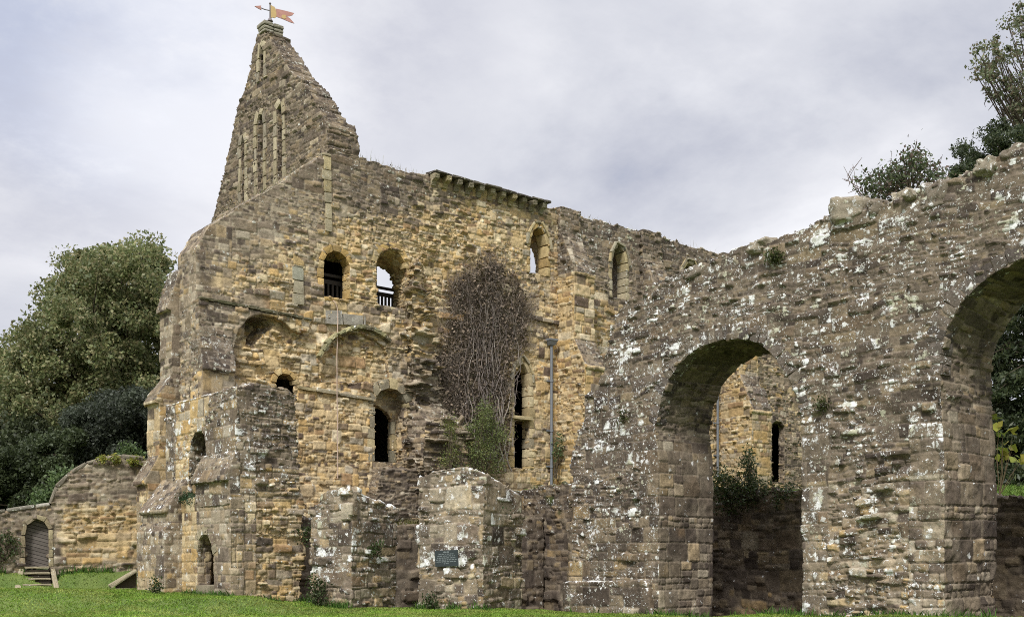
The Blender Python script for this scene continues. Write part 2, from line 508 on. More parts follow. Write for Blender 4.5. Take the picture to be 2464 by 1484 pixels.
def leaf_arrays(C, size, r, cols, droop=.3, aspect=.6, up=.35):
    """one folded diamond per leaf; cols is (n, 3)"""
    n = len(C)
    d = r.normal(size=(n, 3)); d[:, 2] -= droop; d = unit(d)
    nn = r.normal(size=(n, 3)); nn[:, 2] += up; s = unit(np.cross(d, nn)); nn = np.cross(s, d)
    L = (size * r.uniform(.6, 1.35, n))[:, None]
    a = C - d * L * .5; b = C + d * L * .5
    m = C + d * L * .05
    l = m + s * L * aspect * .5 + nn * L * .12; q = m - s * L * aspect * .5 + nn * L * .12
    V = np.stack([a, q, b, l], 1).reshape(-1, 3)
    F = np.arange(n * 4).reshape(n, 4)
    return V, F, np.repeat(cols, 4, 0)
def tubes(paths, radii, cols=None, sides=4):
    """tapered tubes along polylines"""
    VV, FF, CC = [], [], []; base = 0
    for i, p in enumerate(paths):
        p = np.asarray(p, float); n = len(p)
        t = np.gradient(p, axis=0); t = unit(t)
        ref = np.where(np.abs(t[:, 2:3]) > .9, np.array([[1., 0, 0]]), np.array([[0, 0, 1.]]))
        s = unit(np.cross(t, ref)); q = np.cross(s, t)
        rad = np.asarray(radii[i], float) * np.ones(n)
        ang = np.arange(sides) * 2 * np.pi / sides
        ring = p[:, None, :] + rad[:, None, None] * (np.cos(ang)[None, :, None] * s[:, None, :] + np.sin(ang)[None, :, None] * q[:, None, :])
        VV.append(ring.reshape(-1, 3))
        k = np.arange(n - 1)[:, None] * sides + np.arange(sides)[None, :]
        k2 = np.arange(n - 1)[:, None] * sides + (np.arange(sides)[None, :] + 1) % sides
        FF.append(np.stack([k, k2, k2 + sides, k + sides], -1).reshape(-1, 4) + base)
        if cols is not None: CC.append(np.repeat(np.asarray(cols[i])[None], n * sides, 0))
        base += n * sides
    return np.concatenate(VV), np.concatenate(FF), (np.concatenate(CC) if cols is not None else None)
#PART2
# ------------------------------------------------------------------ zones (what stone stands where)
def fld(fr_hit, L):
    return [(*fr_hit(px, py), v) for px, py, v in L]
mh = lambda px, py: (lambda p: (p.x, p.z))(hy(px, py, YM))
YEL = fld(mh, [(480,620,.1),(560,560,.05),(650,520,.1),(720,430,.05),(760,480,.3),(600,640,.4),(700,650,.6),(560,680,.6),(660,700,.75),
 (740,700,.4),(480,760,.0),(520,850,.0),(600,740,.1),(520,940,.5),(600,870,1),(700,850,.9),(850,480,.15),(950,450,.0),(850,560,.75),
 (960,560,.6),(920,420,0),(1050,480,.4),(1100,560,.95),(1200,520,.7),(1280,500,.3),(1000,620,.9),(870,680,1),(1010,720,.85),(870,760,.5),
 (850,870,.95),(800,1000,.85),(870,1050,.85),(980,760,.4),(1030,800,.6),(1000,900,.2),(1050,1000,.2),(1250,600,.8),(1300,700,.4),
 (1290,800,.5),(1280,900,.85),(1290,1050,.5),(1350,650,.55),(1400,800,.8),(1330,950,.9),(1400,950,1),(1400,1050,1),(1450,600,.1),
 (1600,600,0),(1700,620,0),(1540,650,.1),(1750,1000,.62),(1850,950,.35),(1900,1050,.2),(1800,1080,.5),(850,1150,.7),(1150,1140,.6),(930,1150,.3)])
DRK = fld(mh, [(480,600,.5),(600,500,.4),(700,430,.4),(650,600,.1),(880,400,.85),(930,430,.75),(1000,430,.7),(1100,470,.5),(1250,490,.6),(870,640,0),
 (1000,700,.1),(1430,540,.9),(1600,600,.95),(1700,630,.95),(1340,700,.2),(1480,700,.6),(520,850,.6),(560,720,.3),(600,850,0),(800,1000,.1),(1000,800,.35),
 (1000,950,.5),(1300,1000,.1),(1400,1000,0),(1800,1000,.25),(1880,1000,.6),(1900,1100,.7),(800,1150,.3),(940,1150,.7)])
LIC = fld(mh, [(480,600,.25),(600,500,.2),(700,430,.2),(650,600,.1),(880,400,.35),(1000,430,.35),(1100,470,.2),(1250,490,.4),(870,640,.03),
 (1000,700,.05),(1430,540,.7),(1600,600,.6),(1700,630,.6),(1340,700,.3),(1480,700,.5),(520,850,.75),(560,720,.2),(600,850,.05),(800,1000,.05),(1300,1000,.03),
 (1400,1000,.05),(470,950,.6),(1800,1000,.12)])
REL = fld(mh, [(500,620,.5),(600,560,.5),(680,600,.6),(740,430,.6),(850,450,.8),(640,690,1.1),(870,700,1.1),(980,740,1.5),(880,560,1.1),(1030,820,1.6),(620,850,1.1),(700,820,1.3),(800,960,.8),(830,1080,.8),(1100,540,1.2),(1200,520,1.0),(1280,800,.8),(1300,1000,.5),(1420,950,.9),(1500,620,.9),(1800,1000,1.0),(1020,1000,1.3)])
def zone_main(W, N, P):
    x, z = W[:, 0], W[:, 2]
    front = sst(.2, .7, -N[:, 1])
    yel = idw(YEL, x, z); dk = idw(DRK, x, z); lc = idw(LIC, x, z)
    upn = sst(.4, .9, N[:, 2])
    dk = np.maximum(dk, upn * .8)
    q2 = np.where((x > 17.5) & (x < 20.3) & (z < 6.85), .42, 0.)
    q2 = np.maximum(q2, np.where((x > 27.6) & (x < 28.7) & (z < 12) & (z > 4), .40, 0.))
    q2 = np.maximum(q2, sst(.60, .68, fbm(P, .55, 91, 2)) * .45)
    return dict(tone=1.12, rel=idw(REL, x, z), yel=yel * (1 - .6 * upn), dark=dk, lich=lc + .5 * upn, ero=np.clip(yel * 1.1 - .15, 0, 1) * (.35 + .65 * front),
                style=dict(RUB, deep=.024, off=.030), style2=dict(ASH, ph=.30, pw=.50), mask2=np.maximum(np.where((x < 15.2) & (z > 8.2) & (z < 12), .66, .04), q2), smear=.45, moss=upn * .35 + .02)
def zconst(yel=.2, dark=.2, lich=.3, ero=.2, style=RUB, smear=.4, moss=.0, top=.3, rel=None, lstone=1.0, style2=None, mask2=None, ylow=None, streak=.35, tone=1.0):
    def f(W, N, P):
        n = len(W); up = sst(.35, .85, N[:, 2])
        y = np.full(n, float(yel)) if not callable(yel) else yel(W, N)
        d = np.full(n, float(dark)) if not callable(dark) else dark(W, N)
        l = np.full(n, float(lich)) if not callable(lich) else lich(W, N)
        D = dict(yel=y * (1 - .7 * up), dark=np.maximum(d, up * .6), lich=l + top * up, ero=np.full(n, float(ero)) if not callable(ero) else ero(W, N),
                 style=style, smear=smear, tone=tone, lstone=lstone, rel=(rel(W, N) if rel else 1.0), moss=(moss if not callable(moss) else moss(W, N)) + up * .18, streak=streak)
        if style2: D['style2'] = style2; D['mask2'] = mask2(W, N)
        return D
    return f

# ------------------------------------------------------------------ the dormitory range
rr = thing('ruined_dormitory', 'tall roofless stone range with a pointed gable, buttresses and ochre rubble walls', 'ruin', (14.03, YM, .5))
mz = lambda pts: [mh(*p) for p in pts]
xc = hy(470, 720, YM).x
ztop = 15.0
topline = [mh(455, 594), mh(505, 541), mh(600, 482), mh(783, 370), mh(792, 361)]
topline[0] = (xc, topline[0][1])
right = [(19.7, 14.93), (22.0, 14.92), (25.0, 15.02), (28.5, 15.0), (31.0, 14.97), (34.0, 15.03), (38.0, 15.0), (42.0, 15.1), (52.0, 15.0)]
edge = ragged(topline[:4], .035, .35, 3) + [(topline[4][0], 14.95)] + ragged(right, .06, .30, 4)
outline = [(xc, -.6)] + edge + [(52.0, -.6)]
THK = 1.3
def mop(x0, x1, zb, zt, kind='round', rise=None):
    return arch(x0, x1, zb, zt, kind, rise)
def px_op(l, r, sill, top, sy=None):
    """opening measured on the wall face"""
    a = hy(l, sill, YM); b = hy(r, sill, YM); c = hy((l + r) / 2, top, YM)
    return a.x, b.x, (a.z + b.z) / 2, c.z
w1 = px_op(779, 841, 716, 603); w2 = px_op(906, 975, 737, 597)
d1 = px_op(901, 979, 1112, 933); s1 = px_op(664, 709, 990, 897)
l1 = px_op(1275, 1316, 660, 540); l2 = px_op(1473, 1506, 719, 587); l3 = px_op(1643, 1677, 700, 627)
lw = px_op(1237, 1274, 1126, 868); dr = px_op(1858, 1888, 1160, 1013)
def inner(op, l, r, top=0, bot=0):
    return (op[0] + l, op[1] - r, op[2] + bot, op[3] - top)
cuts = []
def splay(op, inn, kind='round', rise=None, rise2=None, d0=-.2, d1=THK + .2):
    cuts.append(prism(M, arch(*op, kind, rise), d0, d1, arch(*inn, kind, rise2 or rise)))
def rebated(op, dep, kind='round', rise=None, right=1.5, left=.3, top=.0):
    """short outer reveal, then the opening widens inside the wall"""
    cuts.append(prism(M, arch(*op, kind, rise), -.2, dep + .05))
    cuts.append(prism(M, [(op[0] - left, op[2]), (op[0] - left, op[3] + top), (op[1] + right, op[3] + top), (op[1] + right, op[2])], dep, THK + .3))
rebated(w1, .40)
i2r = M.hit(943, 700, THK)[0]; i2t = M.hit(925, 648, THK)[1]
splay(w2, (w2[0] + .22, i2r + .05, w2[2], i2t), d1=THK + .05)
cuts.append(prism(M, arch(w2[0] + .22, i2r, w2[2], i2t - .05), THK - .2, THK + .3))
cuts.append(prism(M, arch(*d1, 'seg', .62), -.2, .62))
dxr = M.hit(943, 1000, .6)[0]; dzt = M.hit(903, 974, .6)[1]
cuts.append(prism(M, arch(d1[0] - .5, dxr, d1[2], dzt, 'seg', .55), .58, .9))
cuts.append(prism(M, [(d1[0] - .6, d1[2]), (d1[0] - .6, dzt), (dxr + 1.5, dzt), (dxr + 1.5, d1[2])], .85, THK + .3))
rebated(s1, .14, right=.8)
splay(l1, (l1[0] - .25, l1[1] + .62, l1[2] + .1, l1[3] - .25), 'point', .85, .9); splay(l2, (l2[0] - .25, l2[1] + .50, l2[2] + .1, l2[3] - .25), 'point', .8, .9); splay(l3, (l3[0] - .2, l3[1] + .4, l3[2] + .1, l3[3] - .2), 'point', .8, .9)
ztr = hy(1255, 1004, YM).z
rebated((lw[0], lw[1], ztr + .05, lw[3]), .22, 'point', .75, top=-.3)
cuts.append(prism(M, [(lw[0], lw[2]), (lw[0], ztr - .08), (lw[1], ztr - .08), (lw[1], lw[2])], -.2, .3))
cuts.append(prism(M, [(lw[0] - .3, lw[2]), (lw[0] - .3, ztr - .08), (lw[1] + 1.5, ztr - .08), (lw[1] + 1.5, lw[2])], .25, THK + .3))
rebated(dr, .35, 'seg', .3)
# shallow recessed panel under the blind arch
cuts.append(prism(M, mz([(764, 915), (768, 880), (777, 850), (792, 830), (818, 810), (850, 799), (872, 798), (903, 810), (924, 824), (940, 850), (944, 915), (900, 925)]), -.3, .13, mz([(776, 915), (780, 880), (787, 852), (800, 834), (822, 816), (850, 806), (872, 805), (898, 816), (916, 830), (930, 852), (934, 915), (900, 920)])))
# slot under the segmental arch on the left, and a ragged put-log hole
cuts.append(prism(M, mz([(588, 806), (590, 768), (615, 760), (655, 768), (668, 776), (640, 800), (632, 812), (612, 832), (595, 830)]), -.2, .9, mz([(592, 800), (594, 772), (615, 766), (640, 772), (640, 784), (622, 800), (618, 808), (606, 822), (598, 822)])))
cuts.append(prism(M, mz([(985, 668), (992, 655), (1020, 660), (1030, 668), (1008, 672), (1000, 690)]), -.2, .35))
main = solid('long_wall', [prism(M, outline, 0, THK)], cuts, .031, zone_main, STONE, rr, 11)

GREYZ = zconst(.08, .55, .45, .1, RUB, .45, .05, .5)
# the facing that still stands proud on the left, with its arch edge
face = [mh(470, 722), mh(600, 748), mh(742, 775), mh(735, 800), mh(700, 800), mh(672, 775), mh(650, 763), mh(620, 758), mh(592, 766), mh(567, 795), mh(556, 840), mh(550, 900), mh(549, 1450), mh(470, 1450)]
face[0] = (xc - .03, face[0][1]); face[-1] = (xc - .03, -.5)
solid('facing', [prism(M, face, -.24, .3)], [], .03, lambda W, N, P: {**zone_main(W, N, P), 'ero': np.zeros(len(W)), 'style2': ASH, 'mask2': np.full(len(W), .35), 'smear': .7}, STONE, rr, 12)
# steep weathered panel of the corner buttress
x1 = hy(548, 900, YM).x
zt, zb = hy(500, 795, YM).z, hy(508, 884, YM - .6).z
prof = [(YM + .2, zt + .1), (YM - .17, zt), (YM - .62, zb), (YM - .62, zb - .07), (YM - .5, zb - .07), (YM - .5, -.5), (YM + .2, -.5)]
X0 = Frame((xc - .03, 0), (0, 1))
solid('buttress', [([(xc - .02, y, z) for y, z in prof] + [(x1, y, z) for y, z in prof],
      [(i, (i + 1) % 7, 7 + (i + 1) % 7, 7 + i) for i in range(7)] + [tuple(range(7)), tuple(range(7, 14))])], [], .04,
      zconst(lambda W, N: np.where(W[:, 2] > zb - .1, 0, .45), lambda W, N: np.where(W[:, 2] > zb - .1, .75, .1), lambda W, N: np.where(W[:, 2] > zb - .1, .75, .2), .0, MED, .6, .0, .0, rel=lambda W, N: .55), STONE, rr, 13)

def ext_x(y_prof_pts, x0, x1):
    """profile in (y, z) pulled along x"""
    n = len(y_prof_pts)
    return ([(x0, y, z) for y, z in y_prof_pts] + [(x1, y, z) for y, z in y_prof_pts],
            [(i, (i + 1) % n, n + (i + 1) % n, n + i) for i in range(n)] + [tuple(range(n)), tuple(range(n, 2 * n))])
def ext_y(prof, y0, y1):
    """profile in (x, z) pulled along y"""
    n = len(prof)
    return ([(x, y0, z) for x, z in prof] + [(x, y1, z) for x, z in prof],
            [(i, (i + 1) % n, n + (i + 1) % n, n + i) for i in range(n)] + [tuple(range(n)), tuple(range(n, 2 * n))])

# gable end wall below, with its tall stepped buttress
solid('end_wall', [box(xc, xc + 1.2, YM + .9, 33.4, -.6, 9.3)], [], .06, zconst(.15, .3, .6, .1, MED, .5), STONE, rr, 14)
yb = 32.6
bx = [hy(413, 800, yb).x, hy(383, 1000, yb).x, hy(357, 1200, yb).x]
z1t, z1b = hy(432, 650, yb).z, hx(388, 748, bx[0]).z
z2t, z2b = hy(411, 905, yb).z, hx(356, 968, bx[1]).z
z3t, z3b = hy(382, 1095, yb).z, hx(330, 1160, bx[2]).z
w_1 = hx(386, 850, bx[0]).y; w_2 = hx(355, 1050, bx[1]).y; w_3 = hx(329, 1250, bx[2]).y
ov = .13
pB = [(xc + .3, z1t + .25), (xc - .02, z1t), (bx[0] - ov, z1b), (bx[0] - ov, z1b - .1), (bx[0], z1b - .12), (bx[0], z2t), (bx[1] - ov, z2b), (bx[1] - ov, z2b - .1), (bx[1], z2b - .12),
      (bx[1], z3t), (bx[2] - ov, z3b), (bx[2] - ov, z3b - .1), (bx[2], z3b - .12), (bx[2], -.5), (xc + .3, -.5)]
solid('buttress', [ext_y(pB, yb, max(w_1, w_2, w_3))], [], .03, zconst(lambda W, N: .55 * (N[:, 2] < .3) * sst(7.5, 5.5, W[:, 2]) + .1, lambda W, N: .2 + .5 * (N[:, 2] > .3), lambda W, N: .35 + .2 * (N[:, 2] > .3), .05, MED, .35, rel=lambda W, N: .55), STONE, rr, 15)

# gable
gh = lambda px, py: G.hit(px, py)
gr = [(785, 376), (788, 337), (786, 316), (777, 279), (754, 236), (737, 208), (698, 172), (678, 138), (656, 104), (645, 78)]
gl = [(619, 82), (608, 118), (601, 167), (588, 216), (571, 258), (561, 305), (549, 364), (530, 450), (505, 542)]
gout = [gh(p[0], p[1]) for p in gl][::-1]
gout = ragged(gout, .03, .16, 21) + ragged([gh(*p) for p in gr][::-1], .045, .16, 22)
cr = G.hit(788, 376); cl = G.hit(505, 542)
gout = [(cl[0], 12.8)] + gout + [(-YM - .05, cr[1] - .1), (-YM - .05, 12.8)]
gcuts = []
lan = [(580, 589.5, 488, 324), (618, 634, 462, 270), (666, 680, 438, 243), (624, 634.5, 190, 101)]
lops = []
for l, r_, sill, top in lan:
    a = gh(l, sill); b = gh(r_, sill); c = gh((l + r_) / 2, top)
    op = (a[0], b[0], min(a[1], b[1]), c[1]); lops.append(op)
    w = op[1] - op[0]
    gcuts.append(prism(G, arch(*op, 'point', w * .8), -.2, .36, arch(op[0] + w * .25, op[1] - w * .25, op[2] + .25, op[3] - .25, 'point', w * .45)))
    gcuts.append(prism(G, arch(op[0] + w * .27, op[1] - w * .27, op[2] + .26, op[3] - .27, 'point', w * .4), .2, .75))
gz = zconst(lambda W, N: .06 + .1 * (W[:, 2] < 16), lambda W, N: .58 + .3 * (np.abs(N[:, 0]) < .5), lambda W, N: .12 + .2 * (np.abs(N[:, 0]) < .5), .12, dict(THIN, ph=.42, rows=(3, 6), asp=(1.4, 3.0), off=.026), .2, 0, .3)
solid('gable', [prism(G, gout, 0, .9)], gcuts, .031, gz, STONE, rr, 16)
lowr = [gh(*p) for p in [(788, 376), (788, 337), (786, 316), (777, 279), (770, 290), (760, 376)]]
solid('gable_kneeler', [prism(G, ragged([(-x if False else x, z) for x, z in [lowr[4], lowr[3], lowr[2], lowr[1], lowr[0]]], .05, .2, 5) + [lowr[5]], .5, 1.25)], [], .042, gz, STONE, rr, 17)
PCAP = pal([(158,152,136),(146,140,124),(168,160,140)])
PDRS = pal([(190,172,136),(176,158,120),(164,152,128),(200,184,148),(178,156,112)])
for op in lops:
    w = op[1] - op[0]
    surround('lancet_surround', G, arch(*op, 'point', w * .8), .20, .04, .3, STONE, rr, pal([(166,154,128),(154,142,116),(148,138,120),(174,162,136)]), int(op[3] * 100), step=.42, lich=.08)
# cap of the gable: slab and two stepped courses
ca = gh(617, 72); cb = gh(639, 48)
xcap = hy(681, 60, hx(639, 48, XG).y).x - XG
for k, (grow, zt_, h_) in enumerate([(.0, cb[1], .13), (-.03, cb[1] - .14, .10), (-.05, cb[1] - .25, .10)]):
    y0, y1 = gh(619, 74)[0] - grow + .03, gh(641, 50)[0] + grow - .06
    n = 2
    cells = []
    for q in range(n):
        a0, a1 = -.06 - grow + (xcap + .12 + grow) * q / n, -.06 - grow + (xcap + .12 + grow) * (q + 1) / n - .01
        cells.append(([G.w(x, d, zt_ - h_) for x, d in ((y0, a0), (y1, a0), (y1, a1), (y0, a1))], [G.w(x, d, zt_) for x, d in ((y0, a0), (y1, a0), (y1, a1), (y0, a1))]))
    blocks('gable_cap', cells, STONE, rr, PCAP, 30 + k, lich=.2)

# buttresses of the long wall: shaft, weathering, shaft, weathering
def wall_buttress(x0, wid, z_top, seed, y1, y2, zs1, ze1, zs2, ze2, y3=None):
    prof = [(YM + .2, z_top), (YM - .14, z_top), (YM - .16, zs1), (y1 - .05, ze1), (y1 - .05, ze1 - .1), (y1, ze1 - .12), (y1, zs2), (y2 - .05, ze2), (y2 - .05, ze2 - .1), (y2, ze2 - .12), (y2, -.5), (YM + .2, -.5)]
    def yy(W, N):
        return np.where(N[:, 2] > .35, .0, np.where(W[:, 2] > ze1, .12, .85 if seed != 53 else .62))
    zf = zconst(yy, lambda W, N: np.where(N[:, 2] > .35, .6, np.where(W[:, 2] > ze1, .75, .03)), lambda W, N: np.where(N[:, 2] > .35, .6, np.where(W[:, 2] > ze1, .55, .06)), .25, RUB, .45,
                style2=ASH, mask2=lambda W, N: np.where((N[:, 1] < -.6) & (W[:, 2] < ze1), .8, .25) - (N[:, 2] > .35) * .5)
    solid('buttress', [ext_x(prof, x0, x0 + wid)], [], .034, zf, STONE, rr, seed)
b1x = hy(1342, 503, YM).x; b2x = hy(1541, 555, YM).x; b3x = hy(1735, 1150, YM).x
zz1 = hx(1381, 652, b1x).z; zz0 = hy(1345, 560, YM).z
wall_buttress(b1x, 1.1, 15.1, 51, 30.59, 30.0, zz0, zz1, 9.9, hx(1406, 878, b1x).z)
wall_buttress(b2x, 1.15, 15.1, 52, 30.55, 30.0, zz0 - .2, zz1 - .2, 9.6, 8.4)
wall_buttress(b3x, 1.35, 15.1, 53, 30.5, 29.82, zz0, zz1, 9.6, hx(1809, 985, b3x).z)

# window surrounds and arch rings on the long wall
PYD = pal([(196,166,112),(186,156,100),(206,182,134),(172,146,100),(180,160,120)])
PGD = pal([(160,152,130),(172,160,132),(150,140,118),(182,166,128)])
def arc_only(p): return p[1:-1]
surround('window_surround', M, arch(*w1), .19, .02, .45, STONE, rr, PYD, 61, step=.27, lich=.05)
surround('window_surround', M, arc_only(arch(*w2)), .20, .02, .3, STONE, rr, PYD, 62, step=.25, lich=.05)
surround('door_surround', M, arc_only(arch(*d1, 'seg', .62)), .30, .03, .35, STONE, rr, PGD, 63, step=.30, lich=.05)
surround('door_jamb', M, [(d1[0], d1[2]), (d1[0], d1[3] - .65)], .22, .02, .3, STONE, rr, PGD, 64, step=.36, lich=.05)
surround('inner_surround', M, [(dxr - .02, dzt - .5), (dxr - .02, d1[2])], .16, .02, .2, STONE, rr, PGD, 60, step=.5, lich=.03, base=.60)
surround('window_surround', M, arc_only(arch(*s1)), .16, .03, .3, STONE, rr, PYD, 65, step=.22, lich=.05)
surround('lancet_surround', M, arch(*l1, 'point', .85), .16, .03, .5, STONE, rr, PYD, 66, step=.36, lich=.12)
surround('lancet_surround', M, arch(*l2, 'point', .8), .16, .03, .5, STONE, rr, PGD, 67, step=.36, lich=.3)
surround('lancet_surround', M, arch(*l3, 'point', .8), .20, .04, .5, STONE, rr, PGD, 68, step=.36, lich=.4)
surround('lancet_surround', M, arch(lw[0], lw[1], lw[2], lw[3], 'point', .75), .24, .03, .45, STONE, rr, PDRS, 69, step=.40, lich=.05)
def hood(fr, op, rise, seed):
    path = arc_only(arch(op[0] - .15, op[1] + .15, op[2], op[3] + .17, 'point', rise + .2))
    surround('hood_mould', fr, path, .07, .10, .1, STONE, rr, PGD, seed, step=.5, lich=.3)
hood(M, l1, .85, 71); hood(M, l2, .8, 72); hood(M, l3, .8, 73); hood(M, lw, .75, 74)
surround('arch_rib', M, mz([(766, 862), (776, 842), (790, 824), (806, 810), (818, 804), (832, 797), (850, 792), (872, 791), (890, 796), (908, 804), (925, 816), (934, 826)]), .10, .26, .2, STONE, rr, pal([(150,146,110),(132,128,98),(168,160,120),(120,112,90)]), 75, step=.26, lich=.25, jit=.02)
surround('string_course', M, mz([(714, 934), (780, 945), (840, 955), (897, 965)]), .10, .10, .1, STONE, rr, PGD, 76, step=.7, lich=.3)
surround('string_course', M, mz([(1268, 766), (1300, 772), (1345, 782)]), .12, .14, .1, STONE, rr, PG, 77, step=.6, lich=.4)
surround('window_sill', M, [(w1[0], w1[2]), (w1[1], w1[2] + .02)], -.12, .02, .9, STONE, rr, PYD, 78, step=.3, lich=.2)
surround('window_sill', M, [(w2[0], w2[2]), (w2[1], w2[2] + .02)], -.2, .02, .9, STONE, rr, PG, 79, step=.36, lich=.1)
surround('lintel', M, mz([(784, 778), (850, 782), (880, 786)]), .34, .02, .2, STONE, rr, pal([(150,144,132),(160,154,142),(128,104,84)]), 80, step=.75, lich=.5)
tz = ztr
blocks('transom', [([(lw[0] - .25, YM - .16, tz - .09), (lw[1] + .1, YM - .16, tz - .09), (lw[1] + .1, YM + .4, tz - .09), (lw[0] - .25, YM + .4, tz - .09)],
                    [(lw[0] - .25, YM - .14, tz + .05), (lw[1] + .1, YM - .14, tz + .05), (lw[1] + .1, YM + .4, tz + .05), (lw[0] - .25, YM + .4, tz + .05)])], STONE, rr, PGD, 81, lich=.1)
# pale quoin strips left of the windows and at the gable corner
def strip(name, pxs, seed, w=.26, palette=None, step=.42, lich=.25, proud=.05):
    surround(name, M, mz(pxs), w, proud, .2, STONE, rr, PGD if palette is None else palette, seed, step=step, lich=lich)
surround('string_course', M, mz([(470, 722), (530, 733), (600, 746), (670, 760), (742, 774)]), .07, .30, .1, STONE, rr, pal([(98,94,72),(112,106,84),(86,84,62)]), 84, step=.5, lich=.2, jit=.015)
strip('quoin_strip', [(730, 735), (729, 640)], 82, .30, pal([(160,158,140),(146,146,134),(170,160,136)]), lich=.1)
strip('quoin_strip', [(797, 560), (795, 372)], 83, .26, PGD, lich=.35, proud=.06)
# corbel table
cx0, cx1 = hy(1041, 430, YM).x, hy(1300, 500, YM).x
def corbel_mesh(i):
    r = random.Random(90 + i % 4)
    d = .40 + r.uniform(-.03, .03)
    prof = [(0, 0), (-.07, 0), (-.10, .10), (-.16, .18), (-.30, .22), (-d + .03, .26), (-d, .36), (-d, .44), (0, .44)]
    bm = bmesh.new()
    a = [bm.verts.new((-.11, y, z)) for y, z in prof]; b = [bm.verts.new((.11, y, z)) for y, z in prof]
    n = len(prof)
    for k in range(n): bm.faces.new((a[k], a[(k + 1) % n], b[(k + 1) % n], b[k]))
    bm.faces.new(a); bm.faces.new(b[::-1])
    bmesh.ops.recalc_face_normals(bm, faces=bm.faces)
    bmesh.ops.bevel(bm, geom=bm.edges[:], offset=.012, segments=1, affect='EDGES')
    bmesh.ops.triangulate(bm, faces=bm.faces)
    bmesh.ops.subdivide_edges(bm, edges=bm.edges, cuts=1)
    cl = bm.verts.layers.float_color.new('col'); ll = bm.verts.layers.float.new('lich')
    c = [PGD[1], PGD[0], PGD[2], PGD[3]][i % 4] * .85
    for v in bm.verts:
        v.co += Vector([r.uniform(-.012, .012) for _ in range(3)])
        v[cl] = (*(c * r.uniform(.8, 1.1)), 1); v[ll] = .15
    me = bpy.data.meshes.new('corbel'); bm.to_mesh(me); bm.free()
    me.materials.append(STONE)
    return me
cm = [corbel_mesh(i) for i in range(4)]
table = None
cells = []
x = cx0 - .12
r = random.Random(5)
while x < cx1 + .2:
    l = r.uniform(.5, .95); x2 = min(x + l, cx1 + .25)
    dz = r.uniform(-.015, .015); dy = r.uniform(-.03, .03)
    cells.append(([(x, YM - .37 + dy, 15.0 + dz), (x2 - .012, YM - .37 + dy, 15.0 + dz), (x2 - .012, YM + .3, 15.0), (x, YM + .3, 15.0)], [(x, YM - .37 + dy, 15.08 + dz), (x2 - .012, YM - .37 + dy, 15.08 + dz), (x2 - .012, YM + .3, 15.14), (x, YM + .3, 15.14)]))
    x = x2
table = blocks('corbel_table', cells, STONE, rr, pal([(96,90,80),(84,78,70),(110,104,92)]), 91, lich=.5, jit=.012)
for i in range(11):
    o = bpy.data.objects.new('corbel', cm[(i * 7 + i // 3) % 4]); COL.objects.link(o); o.parent = table
    o.scale = (.9, .78, .86); o.location = (cx0 + (cx1 - cx0) * i / 10 - rr.location.x, 0, 15.0 - .44 * .86 - rr.location.z)

# torn stub where the arcade once met the wall
sc1 = mz([(988, 640), (1006, 640), (1030, 790), (1042, 850), (1055, 965), (990, 965), (980, 800)])
sc2 = mz([(985, 940), (1052, 950), (1085, 985), (1112, 998), (1118, 1130), (1105, 1190), (985, 1190), (978, 1050)])
sc2b = [(x + .1, z - .25) for x, z in mz([(990, 1000), (1040, 990), (1070, 1010), (1092, 1030), (1098, 1140), (1090, 1200), (990, 1200), (982, 1080)])]
stub = zconst(lambda W, N: .22 + .3 * (W[:, 2] > 8.5), .45, .3, .5, dict(THIN, off=.10), .15, .03, .3)
solid('torn_wall_stub', [prism(M, ragged(sc1 + [sc1[0]], .06, .2, 8)[:-1], -.22, .2), prism(M, sc2b, -.75, .2, sc2)], [], .03, stub, STONE, rr, 18)
rampp = mz([(899, 1118), (985, 1122), (1000, 1180), (1010, 1270), (880, 1270), (885, 1180)])
solid('slate_slope', [prism(M, [(x, z - .15) for x, z in rampp], -.5, .2, rampp)], [], .035, zconst(.12, .6, .15, .1, dict(THIN, rows=(6, 9), off=.03), .1, .0, .1), STONE, rr, 19)
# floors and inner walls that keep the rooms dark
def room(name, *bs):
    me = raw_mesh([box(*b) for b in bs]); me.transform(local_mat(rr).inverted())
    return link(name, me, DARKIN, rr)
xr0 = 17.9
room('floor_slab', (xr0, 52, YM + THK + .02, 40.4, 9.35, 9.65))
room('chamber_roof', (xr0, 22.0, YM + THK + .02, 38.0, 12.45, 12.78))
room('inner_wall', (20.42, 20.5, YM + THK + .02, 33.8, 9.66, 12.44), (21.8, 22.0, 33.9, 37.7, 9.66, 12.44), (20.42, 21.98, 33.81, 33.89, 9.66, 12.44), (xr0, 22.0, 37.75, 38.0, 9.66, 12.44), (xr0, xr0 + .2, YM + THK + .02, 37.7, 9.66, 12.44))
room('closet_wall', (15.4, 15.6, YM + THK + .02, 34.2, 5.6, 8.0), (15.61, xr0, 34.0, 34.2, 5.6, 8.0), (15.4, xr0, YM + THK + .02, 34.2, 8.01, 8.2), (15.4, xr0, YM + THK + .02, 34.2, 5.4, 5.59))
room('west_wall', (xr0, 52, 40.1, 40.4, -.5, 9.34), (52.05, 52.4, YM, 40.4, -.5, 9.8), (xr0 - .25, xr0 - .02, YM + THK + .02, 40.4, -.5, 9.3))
solid('gable_foot', [box(XG, XG + .9, YM + THK + .02, 40.6, 12.79, 14.6)], [], .08, gz, STONE, rr, 20)

